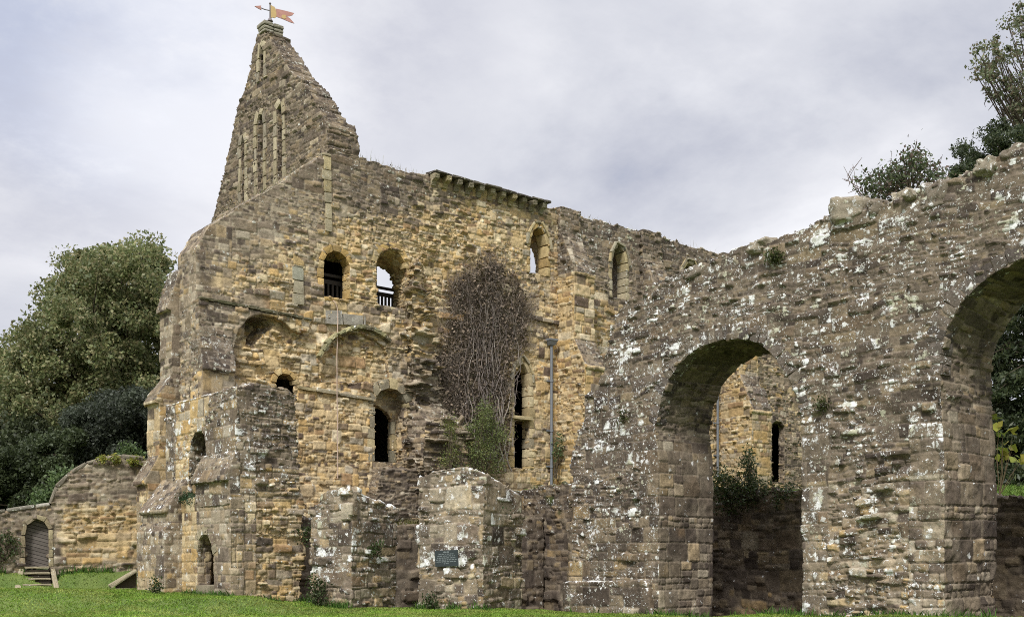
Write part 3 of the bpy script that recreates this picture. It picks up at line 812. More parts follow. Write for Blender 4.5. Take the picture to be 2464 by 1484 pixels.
# timber railings inside the two upper windows
def railing(x0, x1, yy, zb, zt, n):
    bm_parts = [box(x0, x1, yy - .04, yy + .04, zt - .09, zt), box(x0, x1, yy - .03, yy + .03, zt - .34, zt - .20)]
    me = raw_mesh(bm_parts); me.transform(local_mat(rr).inverted())
    o = link('railing', me, WOOD_DARK, rr)
    for i in range(n):
        xx = x0 + (x1 - x0) * (i + .5) / n
        me = raw_mesh([box(xx - .035, xx + .035, yy - .025, yy + .025, zb, zt - .345)]); me.transform(local_mat(rr).inverted())
        link('baluster', me, WOOD_DARK, o)
    return o
yr = YM + .62
zA = hy(800, 661, yr).z; yr2 = YM + THK + .12; zB = hy(925, 691, yr2).z
railing(w1[0] - .25, w1[1] + .5, yr, zA - 1.3, zA, 10)
railing(w2[0] - .1, w2[1] + .5, yr2, zB - 1.3, zB, 12)
#PART3
# ------------------------------------------------------------------ south stub of the reredorter (left foreground block)
pc = hd(554, 1432, 29.0); xl = pc.x; yl = pc.y
xu = hy(569, 930, yl).x
bk = thing('ruined_cross_wall', 'massive lichened stub wall at the left with a low doorway, arched recess and sloping set-offs', 'ruin', (xu, yl, .5))
B = Frame((0, yl), (1, 0))
L = Frame((xu, 0), (0, -1)); L2 = Frame((xl, 0), (0, -1))
bo = [B.hit(px, py) for px, py in [(569, 932), (600, 925), (640, 928), (690, 935), (714, 950), (716, 1020), (719, 1110), (722, 1160), (735, 1210), (726, 1260), (739, 1330), (726, 1370), (728, 1455)]]
bo = ragged(bo[:5], .07, .25, 41) + ragged(bo[4:], .07, .3, 42)[1:]
bo = [(xu, -.6)] + [(xu, bo[0][1])] + bo[1:] + [(bo[-1][0], -.6)]
up_win = [L.hit(px, py) for px, py in [(454, 1200), (455, 1090), (460, 1058), (470, 1040), (482, 1036), (491, 1048), (496, 1075), (496, 1100), (490, 1140), (482, 1200)]]
lo_door = [L2.hit(px, py) for px, py in [(476, 1420), (475, 1330), (479, 1298), (488, 1283), (498, 1283), (508, 1300), (513, 1335), (514, 1420)]]
z_led = L2.hit(460, 1197)[1]
yE = -L2.hit(437, 1400)[0]
b3e = -L2.hit(471, 1150)[0]
zs_t, zs_b = L.hit(571, 1085)[1], L2.hit(545, 1148)[1]
def byel(W, N):
    left = N[:, 0] < -.5
    core = (W[:, 0] > xu + .55) & (W[:, 2] < 3.2)
    rec = left & (W[:, 1] > b3e - .1) & (W[:, 1] < yE + .8) 
    return np.where(rec, .75, np.where(left, .22, np.where(core, .6, np.where(W[:, 2] < 4, .35, .1))))
bz = zconst(byel, lambda W, N: np.where(W[:, 2] > 3.6, .65, .15), lambda W, N: np.where(W[:, 2] > 3.3, .75, .22), lambda W, N: np.where(N[:, 1] < -.5, .45, .15), RUB, .45, .02, .15, rel=lambda W, N: np.where((N[:, 0] < -.5) | (W[:, 0] < xu + .5), .65, 1.1),
            style2=ASH, mask2=lambda W, N: np.where((W[:, 2] < 3.8) & ((N[:, 0] < -.4) | (W[:, 0] < xu + .55)), .85, np.where(W[:, 0] < xu + .4, .62, .02)))
n1 = 6
s_off = ext_y([(xu + .1, zs_t + .05), (xu - .02, zs_t), (xl - .17, zs_b), (xl - .17, zs_b - .09), (xl - .03, zs_b - .11), (xl - .03, z_led - .3), (xu + .1, z_led - .3)], yl - .02, b3e)
lower = box(xl, xu + .2, yl - .03, yE + .02, -.6, z_led)
body = [prism(B, bo, 0, YM - yl + .1)]
def behind(fr, poly, d0, d1, left):
    xs = [q[0] for q in poly]; zs = [q[1] for q in poly]
    return prism(fr, [(min(xs) - left, min(zs)), (min(xs) - left, max(zs) - .12), (max(xs) - .08, max(zs) - .12), (max(xs) - .08, min(zs))], d0, d1)
solid('wall_body', body, [prism(L, up_win, -.3, .8), behind(L, up_win, .6, 1.6, .55), prism(L2, lo_door, -.3, .6), behind(L2, lo_door, .42, 1.8, .9)], .028, bz, ARC, bk, 101)
solid('lower_wall', [lower], [prism(L2, lo_door, -.3, 1.4), behind(L2, lo_door, .42, 1.4, .9)], .028, bz, ARC, bk, 102)
solid('sloped_set_off', [s_off], [], .034, zconst(.12, .5, .6, .05, MED, .5, rel=lambda W, N: .55), ARC, bk, 103)
# raking buttress left of the doorway
yB2 = hy(437, 1300, 1).y and yE
xb2 = hy(404, 1300, yE).x; xp2 = hy(393, 1320, yE).x
zt2 = hy(441, 1150, yE).z; ze2 = hx(372, 1228, xb2).z; zp2 = hx(360, 1280, xp2).z
yw2 = hx(342, 1290, xb2).y; yw3 = hx(328, 1350, xp2).y
prof = [(xu + .1, zt2 + .1), (xu - .02, zt2), (xb2 - .13, ze2), (xb2 - .13, ze2 - .09), (xb2, ze2 - .11), (xb2, zp2 + .2), (xp2, zp2), (xp2, -.5), (xu + .1, -.5)]
solid('buttress', [ext_y(prof[:6] + [(xb2, -.5), (xu + .1, -.5)], yE, yw2), ext_y([(xu + .1, zp2 + .25), (xb2 - .01, zp2 + .25), (xp2, zp2), (xp2, -.5), (xu + .1, -.5)], yE - .03, yw3)], [], .034,
      zconst(lambda W, N: .12 + .3 * (W[:, 2] < 1.2), lambda W, N: .15 + .4 * (N[:, 2] > .3), lambda W, N: .42 + .05 * (N[:, 2] > .3), .05, MED, .35, rel=lambda W, N: .6, style2=ASH, mask2=lambda W, N: np.where(N[:, 2] > .3, 0., .9)), ARC, bk, 104)
surround('arch_ring', L2, [L2.hit(px, py) for px, py in [(475, 1330), (479, 1298), (488, 1283), (498, 1283), (508, 1300), (513, 1335)]], .24, .02, .2, ARC, bk, PGD, 105, step=.3, lich=.1)
# block step in the doorway
p0, p1 = L2.hit(478, 1432), L2.hit(516, 1436)
blocks('threshold', [([L2.w(p0[0], -.12, .1), L2.w(p1[0], -.12, .1), L2.w(p1[0], .5, .1), L2.w(p0[0], .5, .1)], [L2.w(p0[0], -.12, .86), L2.w(p1[0], -.12, .86), L2.w(p1[0], .5, .86), L2.w(p0[0], .5, .86)])], ARC, bk, PGD, 106, lich=.1)

# ------------------------------------------------------------------ arcade
ar = thing('reredorter_arcade', 'huge dark lichened wall at the right with two great round arches', 'ruin', (XA, 14.9, .2))
ah = lambda px, py: A.hit(px, py)
left_edge = [(1364, 1480), (1370, 1400), (1368, 1300), (1371, 1200), (1379, 1157), (1370, 1120), (1380, 1074), (1396, 1033), (1408, 1003), (1411, 953), (1438, 936), (1455, 885), (1448, 870), (1466, 835), (1466, 795), (1480, 760), (1507, 728), (1546, 697), (1593, 673), (1645, 653)]
top_edge = [(1645, 653), (1690, 640), (1750, 616), (1762, 597), (1803, 587), (1815, 592), (1888, 565), (1935, 549), (1990, 526), (2083, 500), (2114, 488), (2192, 458), (2258, 440), (2300, 428), (2336, 416), (2371, 390), (2406, 372), (2464, 358)]
far = [(-8.2, 9.5), (-6, 9.4), (-4, 9.6), (-1, 9.4)]
le = ragged([ah(*p) for p in left_edge], .10, .26, 51); te = ragged([ah(*p) for p in top_edge] + far, .07, .3, 52)
aout = [(le[0][0], -1.4)] + le + te[1:] + [(-1, -1.4)]
a1pts = [ah(*p) for p in [(1584, 1480), (1583, 1100), (1578, 1020), (1590, 960), (1610, 910), (1650, 858), (1692, 830), (1740, 816), (1795, 814), (1830, 828), (1855, 848), (1890, 893), (1913, 940), (1924, 990), (1928, 1060), (1928, 1200), (1936, 1480)]]
a1pts = [(a1pts[0][0], -1.8)] + a1pts[1:-1] + [(a1pts[-1][0], -1.8)]
q = [ah(*p) for p in [(2272, 1480), (2270, 1100), (2264, 900), (2268, 815), (2293, 759), (2332, 704), (2379, 665), (2425, 638), (2464, 617)]]
xm = q[-1][0] + .75
mir = [(2 * xm - x, z) for x, z in q[::-1]]
a2pts = [(q[0][0], -1.8)] + q[1:] + [(xm, q[-1][1] + .12)] + mir[:-1] + [(mir[-1][0], -1.8)]
def densify(p, n=3):
    out = []
    for (x0, z0), (x1, z1) in zip(p, p[1:]):
        for k in range(n): out.append((x0 + (x1 - x0) * k / n, z0 + (z1 - z0) * k / n))
    return out + [p[-1]]
ATH = 2.15
pr = random.Random(77)
def rough(p, a): return [p[0]] + [(x + pr.uniform(-a, a), z + pr.uniform(-a, a)) for x, z in densify(p[1:-1], 2)] + [p[-1]]
jl, jr, j2 = a1pts[1][0], a1pts[-2][0], q[1][0]
def a_yel(W, N):
    s = -W[:, 1]; z = W[:, 2]
    reveal = np.abs(N[:, 1]) > .6
    pier = (s > jr - .1) & (s < j2 + .2)
    return np.where(reveal, .07 * sst(6, 3, z), np.where(pier, .26 * sst(4.2, 1.5, z), .16 * sst(5, 1, z))) + .02
def a_q(W, N):
    s = -W[:, 1]; z = W[:, 2]
    near = np.minimum(np.minimum(np.abs(s - jl + .2), np.abs(s - jr - .3)), np.abs(s - j2 + .35)) < .42
    reveal = np.abs(N[:, 1]) > .6
    base = (s < jl) & (z < 3.0)
    m = np.where(near & (z < 4.6), .92, np.where(reveal & (z < 4.8), .42, np.where(base, .6, .0)))
    return m - (np.abs(N[:, 2]) > .5) * .5
az = zconst(a_yel, lambda W, N: np.where(np.abs(N[:, 1]) > .6, .55, .92 - .45 * ((-W[:, 1] > jr) & (W[:, 2] < 3.3))), lambda W, N: np.clip(np.where(N[:, 0] < -.4, .80 + .12 * (W[:, 2] > 4), .07 + 0 * W[:, 2]) + .3 * (N[:, 2] > .3) - .6 * (N[:, 2] < -.3), 0, 1),
            lambda W, N: .12 + .55 * ((-W[:, 1] > jr + .7) & (W[:, 2] < 5)), dict(RUB, off=.048, asp=(1.3, 3.8)), .7, .02, .3, rel=lambda W, N: np.where(W[:, 2] > 3.6, .62, 1.0), lstone=.35, style2=dict(ASH, ph=.40), mask2=a_q, streak=.3)
solid('arcade_wall', [prism(A, aout, 0, ATH)], [prism(A, rough(a1pts, .035), -.3, ATH + .3), prism(A, rough(a2pts, .035), -.3, ATH + .3)], .026, az, ARC, ar, 111)
pl = [ah(*p) for p in [(1362, 1480), (1364, 1396), (1560, 1390), (1568, 1400), (1580, 1480)]]
pl = [(pl[0][0], -.6)] + pl[1:-1] + [(pl[-1][0], -.6)]
solid('plinth', [prism(A, [(x, z - .06 if i in (1, 2, 3) else z) for i, (x, z) in enumerate(pl)], -.13, .3, pl)], [], .031, zconst(.15, .7, .6, .05, MED, .4, .0, .5, style2=ASH, mask2=lambda W, N: .85 + 0 * W[:, 0]), ARC, ar, 112)
PAR = pal([(112,102,92),(98,90,82),(122,112,98),(88,80,74)])
surround('arch_ring', A, a1pts[2:-3], .30, .02, .4, ARC, ar, PAR, 113, step=.24, lich=.75, jit=.014)
surround('arch_ring', A, q[2:] + [(xm, q[-1][1] + .12)], .32, .02, .4, ARC, ar, PAR, 114, step=.24, lich=.65, jit=.014)
# big loose stones along the broken top
def boulder(px0, px1, py0, py1, seed, dy=.6):
    x0, z1_ = ah(px0, py0); x1, z0_ = ah(px1, py1)
    bm = bmesh.new()
    bmesh.ops.create_icosphere(bm, subdivisions=4, radius=1)
    r = random.Random(seed)
    V = np.array([v.co for v in bm.verts])
    V = np.sign(V) * np.abs(V) ** .62
    off = (fbm(V + seed * 9.7, 1.3, seed, 4) - .5) * .8 + (fbm(V + seed, 5, seed, 3) - .5) * .32
    V = V * (1 + off)[:, None]
    cl = bm.verts.layers.float_color.new('col'); ll = bm.verts.layers.float.new('lich')
    lo = local_mat(ar).inverted()
    base = pal([(146,136,118), (124,114,100), (158,148,128)])[seed % 3]
    for v, c in zip(bm.verts, V):
        p = A.w((x0 + x1) / 2 + c[0] * (x1 - x0) / 2, dy + c[1] * .5, (z0_ + z1_) / 2 + c[2] * (z1_ - z0_) / 2)
        v.co = lo @ Vector(p); v[cl] = (*(base * r.uniform(.85, 1.1)), 1); v[ll] = .8
    for f in bm.faces: f.smooth = True
    me = bpy.data.meshes.new('coping_stone'); bm.to_mesh(me); bm.free()
    return link('coping_stone', me, ARC, ar)
for i, b in enumerate([(1992, 2085, 482, 532), (2084, 2125, 482, 520), (2130, 2178, 458, 498), (2176, 2206, 456, 480), (2206, 2282, 440, 492), (2282, 2345, 420, 470), (2345, 2400, 384, 420), (2400, 2475, 352, 385), (1755, 1795, 592, 640), (1800, 1850, 578, 606), (1640, 1700, 640, 668)]):
    boulder(*b, seed=201 + i, dy=.35 + .1 * (i % 3))

# ------------------------------------------------------------------ two pier stumps
def stump(name, label, C, Lp, Rp, front, back_drop, zf, seed, voxel=.026):
    C, Lp, Rp = Vector(C[:2]), Vector(Lp[:2]), Vector(Rp[:2])
    u = (C - Lp).normalized(); ang = math.atan2(u.y, u.x)
    t = thing(name, label, 'pier', (Lp.x, Lp.y, .2), ang)
    f = Frame(Lp, u)
    dep = (Rp - C).dot(f.v); sh = (Rp - C).dot(f.u)
    fp = [f.hit(*p) for p in front]
    fp[0] = (fp[0][0], -1.2); fp[-1] = (fp[-1][0], -1.2)
    bp = [(x + sh, z - back_drop * (z > 1)) for x, z in fp]
    solid('masonry', [prism(f, fp, 0, dep, bp)], [], voxel, zf, ARC, t, seed)
    return t, f
pzone = zconst(lambda W, N: .08 + .15 * (W[:, 2] < 1.2), lambda W, N: .45 + 0 * W[:, 0], lambda W, N: np.where(W[:, 2] > 1.2, .80, .5), .10, dict(MED, off=.05), .6, .05, .35, style2=ASH, mask2=lambda W, N: .3 + 0 * W[:, 0], streak=.45)
st2, fp2 = stump('pier_stump', 'shorter broken stone pier without a plaque, standing between the left block and the plaque pier', hd(846, 1462, 28.6), hd(746, 1460, 29.6), hd(952, 1464, 30.2),
    [(745, 1462), (747, 1330), (746, 1218), (768, 1212), (772, 1190), (790, 1178), (815, 1172), (838, 1172), (848, 1178), (849, 1240), (846, 1330), (846, 1462)], .50, pzone, 121)
st1, fp1 = stump('pier_stump', 'taller broken stone pier carrying the small dark plaque, crusted with white lichen', hd(1160, 1466, 28.2), hd(1006, 1466, 29.2), hd(1253, 1467, 30.0),
    [(1005, 1466), (1006, 1400), (1003, 1340), (1007, 1300), (1003, 1230), (1008, 1180), (1014, 1148), (1040, 1136), (1080, 1127), (1120, 1124), (1148, 1130), (1163, 1138), (1166, 1200), (1162, 1300), (1164, 1400), (1160, 1466)], .50, pzone, 122)
for f_, pts in ((fp2, [(748, 820, 1176, 1200), (815, 850, 1172, 1196)]), (fp1, [(1016, 1070, 1124, 1150), (1070, 1120, 1120, 1142)])):
    pass

# plaque
PLQ = plain('slate_plaque', (.030, .038, .040), .45, .4, .15, 30)
PLT = plain('plaque_lettering', (.22, .25, .25), .7, .2, .1, 40)
a = fp1.hit(1043, 1323, -.17); b = fp1.hit(1098, 1362, -.17)
pw, ph = b[0] - a[0], a[1] - b[1]
ctr = fp1.w((a[0] + b[0]) / 2, -.10, (a[1] + b[1]) / 2)
pq = thing('information_plaque', 'small dark slate plaque with faint pale lines of lettering, fixed on the taller pier', 'plaque', ctr, math.atan2(fp1.u.y, fp1.u.x))
tilt = Matrix.Rotation(-.035, 4, 'Y')
me = raw_mesh([box(-pw / 2, pw / 2, 0, .03, -ph / 2, ph / 2)]); me.transform(tilt)
o = link('panel', me, PLQ, pq)
bv = o.modifiers.new('b', 'BEVEL'); bv.width = .004; bv.segments = 2
r = random.Random(4)
segs = []
for k, (wd, hgt) in enumerate([(.26, .045), (.66, .026), (.76, .028), (.80, .028), (.90, .03), (.86, .03), (.22, .026)]):
    zc = ph * (.385 - k * .118)
    x = -wd * pw / 2
    while x < wd * pw / 2:
        l = r.uniform(.03, .09) if k else r.uniform(.10, .14)
        l = min(l, wd * pw / 2 - x)
        if l > .012:
            n = max(2, int(l / .014))
            for q_ in range(n):                # worn letters: short uneven strokes
                xx = x + l * q_ / n
                segs.append(box(xx, xx + l / n * .62, -.0025, .001, zc - hgt / 2 * r.uniform(.6, 1), zc + hgt / 2 * r.uniform(.5, 1.1)))
        x += l + .02
me = raw_mesh(segs); me.transform(tilt)
link('lettering', me, PLT, pq)

# ------------------------------------------------------------------ low walls
XW = 26.4
lwl = thing('low_retaining_wall', 'low mossy rubble wall in shade behind the arcade, holding back the grass terrace', 'wall', (XW, 15, .2))
Wf = Frame((XW, 0), (0, -1))
lt = [Wf.hit(*p) for p in [(1251, 1180), (1290, 1172), (1330, 1165), (1372, 1162)]]
lt2 = [Wf.hit(*p) for p in [(1700, 1178), (1800, 1182), (1925, 1176)]]
lt3 = [Wf.hit(*p) for p in [(2398, 1192), (2464, 1197)]]
pts = [(-YM - .3, lt[0][1])] + lt + lt2 + lt3 + [(2, lt3[-1][1])]
lo_ = ragged(sorted(pts), .06, .3, 61)
solid('masonry', [prism(Wf, [(lo_[0][0], -1.6)] + lo_ + [(lo_[-1][0], -1.6)], 0, .8)], [], .042, zconst(.16, .75, lambda W, N: .03 + .5 * (W[:, 2] > 3.2), .35, MED, .35, lambda W, N: .25 * sst(2.2, 3.8, W[:, 2]) + .16, .3, tone=.85), ARC, lwl, 131)  # moss is growth; the lowered tone paints in shade behind the arcade
YPW = 29.6
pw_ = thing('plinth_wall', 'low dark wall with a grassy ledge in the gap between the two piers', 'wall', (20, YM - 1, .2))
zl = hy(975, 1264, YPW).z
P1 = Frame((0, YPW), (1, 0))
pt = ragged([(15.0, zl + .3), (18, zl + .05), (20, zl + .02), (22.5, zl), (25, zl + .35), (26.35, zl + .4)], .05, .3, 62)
solid('masonry', [prism(P1, [(15.0, -1.6)] + pt + [(26.35, -1.6)], 0, 1.95)], [], .05, zconst(.12, .75, .15, .35, MED, .3, .2, .3, tone=.85), STONE, pw_, 132)  # lowered tone puts the gap's shade into the mossy stone colour

# ------------------------------------------------------------------ garden wall on the left, door and steps
P0 = hd(350, 1375, 36.0); P1_ = hd(-60, 1378, 34.0)
gu = Vector((P0.x - P1_.x, P0.y - P1_.y))
gwF = Frame((P1_.x, P1_.y), gu)
gang = math.atan2(gu.y, gu.x)
gw = thing('garden_wall', 'boundary wall at the far left with a tall humped end and an arched plank door', 'wall', (P1_.x, P1_.y, .9), gang)
g = gwF.hit
xL = g(-60, 1300)[0] - 6
hump = [(122, 1213), (126, 1192), (135, 1175), (150, 1158), (170, 1140), (192, 1125), (215, 1113), (240, 1105), (265, 1101), (292, 1100), (330, 1104), (345, 1106)]
gl_ = [(xL, g(0, 1230)[1] - .25), g(-60, 1236), g(0, 1231), g(60, 1222), g(121, 1214)]
gtop = gl_ + [g(*p) for p in hump]
xR = g(350, 1300)[0] + 1.2
gtop.append((xR, gtop[-1][1] - .03))
door_l, door_r = g(60, 1360)[0], g(118, 1360)[0]
dz0, dz1 = g(90, 1363)[1], g(90, 1247)[1]
dop = arch(door_l, door_r, dz0, dz1, 'seg', (door_r - door_l) * .62)
dop_cut = [(dop[0][0], dz0 - 1.2)] + dop[1:-1] + [(dop[-1][0], dz0 - 1.2)]
xh = g(128, 1300)[0]; zh0 = g(200, 1210)[1]; zh1 = g(200, 1345)[1]
def gy(W, N):
    fl = (np.array(W[:, :2]) - np.array(gwF.o)) @ np.array(gwF.u)
    y = sst(zh0 + .25, zh0 - .35, W[:, 2]) * sst(xh, xh + .5, fl)
    low = sst(zh1 - .3, zh1 + .35, W[:, 2])
    return .05 + .95 * y * (.25 + .75 * low) + .1 * (W[:, 2] < zh1)
def gd(W, N):
    fl = (np.array(W[:, :2]) - np.array(gwF.o)) @ np.array(gwF.u)
    return np.where(fl < xh, .55, .12)
solid('masonry', [prism(gwF, [(xL, -.6)] + gtop + [(xR, -.6)], 0, .6)], [prism(gwF, dop_cut, -.2, .9)], .04, zconst(gy, gd, lambda W, N: np.where(gd(W, N) > .3, .3, .08), lambda W, N: .5 * gy(W, N), RUB, .55, .02, .2), STONE, gw, 141)
surround('coping', gwF, [g(*p) for p in hump], .09, .05, .66, STONE, gw, pal([(140,132,116),(150,142,126),(128,120,106)]), 142, step=.55, inset=.03, lich=.15)
surround('coping', gwF, gl_[1:], .07, .06, .66, STONE, gw, pal([(150,144,132),(136,128,116),(164,158,146)]), 143, step=.7, inset=.03, lich=.45)
surround('door_surround', gwF, dop, .13, .03, .3, STONE, gw, pal([(150,136,110),(136,124,104),(160,148,118)]), 144, step=.3, lich=.15)
# plank door
def plank_mat():
    m, t, b = new_mat('door_planks')
    co = t('ShaderNodeTexCoord').outputs['Object']
    mp = t('ShaderNodeMapping', ins={'Vector': co, 'Rotation': (0, math.radians(-16), 0)})
    sp = t('ShaderNodeSeparateXYZ', ins={0: mp.outputs[0]})
    fr = t.math('FRACT', t.math('MULTIPLY', sp.outputs['Z'], 9.0))
    fl = t.math('FLOOR', t.math('MULTIPLY', sp.outputs['Z'], 9.0))
    wn = t('ShaderNodeTexWhiteNoise', noise_dimensions='1D', ins={'W': fl})
    gap = t.ss(t.math('ABSOLUTE', t.math('SUBTRACT', fr, .5)), .40, .48)
    st = t('ShaderNodeMapping', ins={'Vector': mp.outputs[0], 'Scale': (1.2, 8, 30)})
    gn = t('ShaderNodeTexNoise', ins={'Vector': st.outputs[0], 'Scale': 2.0, 'Detail': 5.0})
    c = t.mixc(wn.outputs['Value'], (.065, .052, .044), (.125, .105, .09))
    c = t.mixc(t.math('MULTIPLY', gn.outputs['Fac'], .7), c, (.17, .155, .14))
    c = t.mixc(gap, c, (.012, .010, .009))
    t.l.new(c, b.inputs['Base Color'])
    bp = t('ShaderNodeBump', ins={'Height': t.math('SUBTRACT', gn.outputs['Fac'], t.math('MULTIPLY', gap, 2.0)), 'Strength': .5, 'Distance': .01}); t.l.new(bp.outputs[0], b.inputs['Normal'])
    return m
me = raw_mesh([prism(gwF, dop, .22, .29)]); me.transform(local_mat(gw).inverted())
door = link('door', me, plank_mat(), gw)
dk = g(63, 1339)
me = raw_mesh([box(0, .03, -.04, 0, 0, .10), box(-.03, .06, -.05, -.03, .03, .06)]); me.transform(Matrix.Translation((dk[0], .20, dk[1] - gw.location.z)))
link('handle', me, IRON, door)
# steps
stp = thing('stone_steps', 'short flight of worn stone steps with cheek walls, leading up to the arched door', 'steps', gwF.w((door_l + door_r) / 2, -.6, .6), gang)
cells = []; n = 5
zb_ = .42
for k in range(n):
    z0, z1_ = zb_, zb_ + (dz0 - zb_) * (k + 1) / n
    y0 = -1.15 + 1.15 * k / n; e = .10 * (1 - k / n)
    ov_ = .02
    cells.append(([gwF.w(door_l - e, y0, z0 - .3), gwF.w(door_r + e, y0, z0 - .3), gwF.w(door_r + e, .2, z0 - .3), gwF.w(door_l - e, .2, z0 - .3)],
                  [gwF.w(door_l - e, y0 - ov_, z1_), gwF.w(door_r + e, y0 - ov_, z1_), gwF.w(door_r + e, .2, z1_), gwF.w(door_l - e, .2, z1_)]))
for lo, hi in cells:
    zt_ = hi[0][2]
    blocks('riser', [([(x, y, z) for x, y, z in lo], [(x, y, zt_ - .055) for x, y, z in lo])], STONE, stp, pal([(70,62,50),(60,54,44)]), 151, lich=.05, jit=.012)  # risers coloured dark in place of step shadow, treads kept pale
    f0, f1 = Vector(gwF.w(0, -.03, 0)) - Vector(gwF.w(0, 0, 0)), 0
    tr_ = [Vector((x, y, 0)) + (f0 if k < 2 else Vector()) for k, (x, y, z) in enumerate(lo)]
    blocks('tread', [([(v.x, v.y, zt_ - .05) for v in tr_], [(v.x, v.y, zt_ + .01) for v in tr_])], STONE, stp, pal([(150,140,116),(134,124,102)]), 155, lich=.2, jit=.008)
for sx, s in ((door_l, -1), (door_r, 1)):
    a0, a1 = sx + s * .02, sx + s * .17; c0, c1 = sx + s * .13, sx + s * .30
    blocks('cheek_wall', [([gwF.w(a0, 0, .2), gwF.w(a1, 0, .2), gwF.w(c1, -1.2, .2), gwF.w(c0, -1.2, .2)], [gwF.w(a0, 0, dz0 + .0), gwF.w(a1, 0, dz0 + .0), gwF.w(c1, -1.2, zb_ + .16), gwF.w(c0, -1.2, zb_ + .16)])], STONE, stp, pal([(136,128,104),(150,140,116)]), 152, lich=.3)
# sloping cellar slab at the foot of the buttress
c0 = hd(268, 1418, 33.0)
cs = thing('cellar_hatch', 'small sloping stone slab over a low opening at the buttress foot', 'hatch', (c0.x, c0.y, c0.z), gang)
H = Frame((c0.x, c0.y), gu); hh_ = lambda px, py: H.hit(px, py)
q0, q1, q2 = hh_(262, 1420), hh_(282, 1404), hh_(330, 1372)
blocks('slab', [([H.w(q0[0] + .05, -.06, q0[1] + .06), H.w(q2[0], -.06, q2[1] - .05), H.w(q2[0], .7, q2[1] - .05), H.w(q0[0] + .05, .7, q0[1] + .06)], [H.w(q0[0], -.06, q0[1] + .16), H.w(q2[0], -.06, q2[1] + .05), H.w(q2[0], .7, q2[1] + .05), H.w(q0[0], .7, q0[1] + .16)])], STONE, cs, pal([(150,140,116)]), 153, lich=.3)
blocks('sill', [([H.w(q0[0], -.1, .3), H.w(q2[0], -.1, .3), H.w(q2[0], .15, .3), H.w(q0[0], .15, .3)], [H.w(q0[0], -.1, q0[1] + .08), H.w(q2[0], -.1, q0[1] + .06), H.w(q2[0], .15, q0[1] + .06), H.w(q0[0], .15, q0[1] + .08)])], STONE, cs, pal([(130,122,104)]), 154, lich=.3)
me = raw_mesh([prism(H, [(q0[0] + .2, .3), (q0[0] + .2, q0[1] + .12), (q2[0], q2[1] - .06), (q2[0], .3)], .2, .3)]); me.transform(local_mat(cs).inverted())
link('cheek_wall', me, DARKIN, cs)
#PART4
# ------------------------------------------------------------------ rainwater pipes
def downpipe(label, px, py_top, py_bot, dx):
    p = hy(px, py_top, YM - .12); p2 = hy(px, py_bot, YM - .12)
    t = thing('downpipe', label, 'drainpipe', (p.x, YM - .12, p2.z), 0, 'rainwater pipes on the ochre wall')
    hgt = p.z - p2.z + .3
    V, F, _ = tubes([[(0, 0, -.4), (0, 0, hgt * .5), (0, 0, hgt)]], [.055], sides=12)
    link_ = np_mesh('pipe', V, F, IRON, t, smooth=True)
    zs = [hgt * q for q in (.10, .36, .72)]
    for z in zs:
        V, F, _ = tubes([[(0, 0, z - .05), (0, 0, z + .05)]], [.072], sides=12)
        o = np_mesh('bracket', V, F, IRON, t, smooth=True)
        m2 = raw_mesh([box(-.16, .16, .05, .13, z - .025, z + .025)]); link('bracket_lug', m2, IRON, o)
    hm = raw_mesh([hull8([(-.10, -.09, hgt - .12), (.10, -.09, hgt - .12), (.10, .11, hgt - .12), (-.10, .11, hgt - .12)], [(-.19, -.16, hgt + .05), (.19, -.16, hgt + .05), (.19, .11, hgt + .05), (-.19, .11, hgt + .05)]),
                   box(-.20, .20, -.17, .112, hgt + .052, hgt + .12)])
    link('hopper', hm, IRON, t)
    return t
downpipe('grey rainwater pipe with a hopper head, left of the nearest tall buttress', 1327, 842, 1155, 0)
downpipe('grey rainwater pipe seen through the left arch beside a buttress', 1727, 842, 1125, 0)

# ------------------------------------------------------------------ weather vane
vb = hx(651, 48, XG + .35)
VANE = thing('weather_vane', 'gilded swallow-tailed weather vane with an arrow, on top of the gable', 'weather vane', (vb.x, vb.y, vb.z))
D0 = vb.x * FX + vb.y * FY
pxm = D0 / FOC
def vdir(): return Vector((RX, RY, 0))
vd = Vector((RX, RY, 0)) * .93 + Vector((FX, FY, 0)) * .36
vd.normalize()
def vp(px, py, th=0):
    s = (px - 651) * pxm / .93
    n = Vector((-vd.y, vd.x, 0))
    return Vector((vd.x * s, vd.y * s, (48 - py) * pxm)) + n * th
GOLD = plain('gilt', (.46, .32, .13), .45, .5, .2, 8); RED = plain('faded_red_paint', (.40, .20, .165), .55, .4, .25, 8); LEAD = plain('dull_lead', (.14, .12, .12), .5, .5, .2, 9)
def vplate(name, pts, mat, th):
    n = len(pts)
    V = [vp(x, y, -th / 2) for x, y in pts] + [vp(x, y, th / 2) for x, y in pts]
    F = [(i, (i + 1) % n, n + (i + 1) % n, n + i) for i in range(n)]
    tt = tessellate_polygon([[Vector((x, y, 0)) for x, y in pts]])
    F += [tuple(f) for f in tt] + [tuple(i + n for i in f) for f in tt]
    return link(name, raw_mesh([(V, F)]), mat, VANE)
V, F, _ = tubes([[vp(650, 52), vp(650, 44)], [vp(650, 46), vp(650, 12)]], [[.11, .04], [.028, .024]], sides=10)
np_mesh('pole', V, F, LEAD, VANE, smooth=True)
bm = bmesh.new(); bmesh.ops.create_uvsphere(bm, u_segments=12, v_segments=8, radius=.042); bmesh.ops.translate(bm, verts=bm.verts, vec=vp(650, 9.5)); me = bpy.data.meshes.new('finial'); bm.to_mesh(me); bm.free(); link('finial', me, LEAD, VANE)
vplate('hoist', [(650.5, 14), (654, 13.5), (655.5, 15.5), (659, 15.5), (662, 20), (663.5, 27), (664, 39), (660, 42.5), (656, 41.5), (653, 43.5), (650.5, 42)], GOLD, .035)
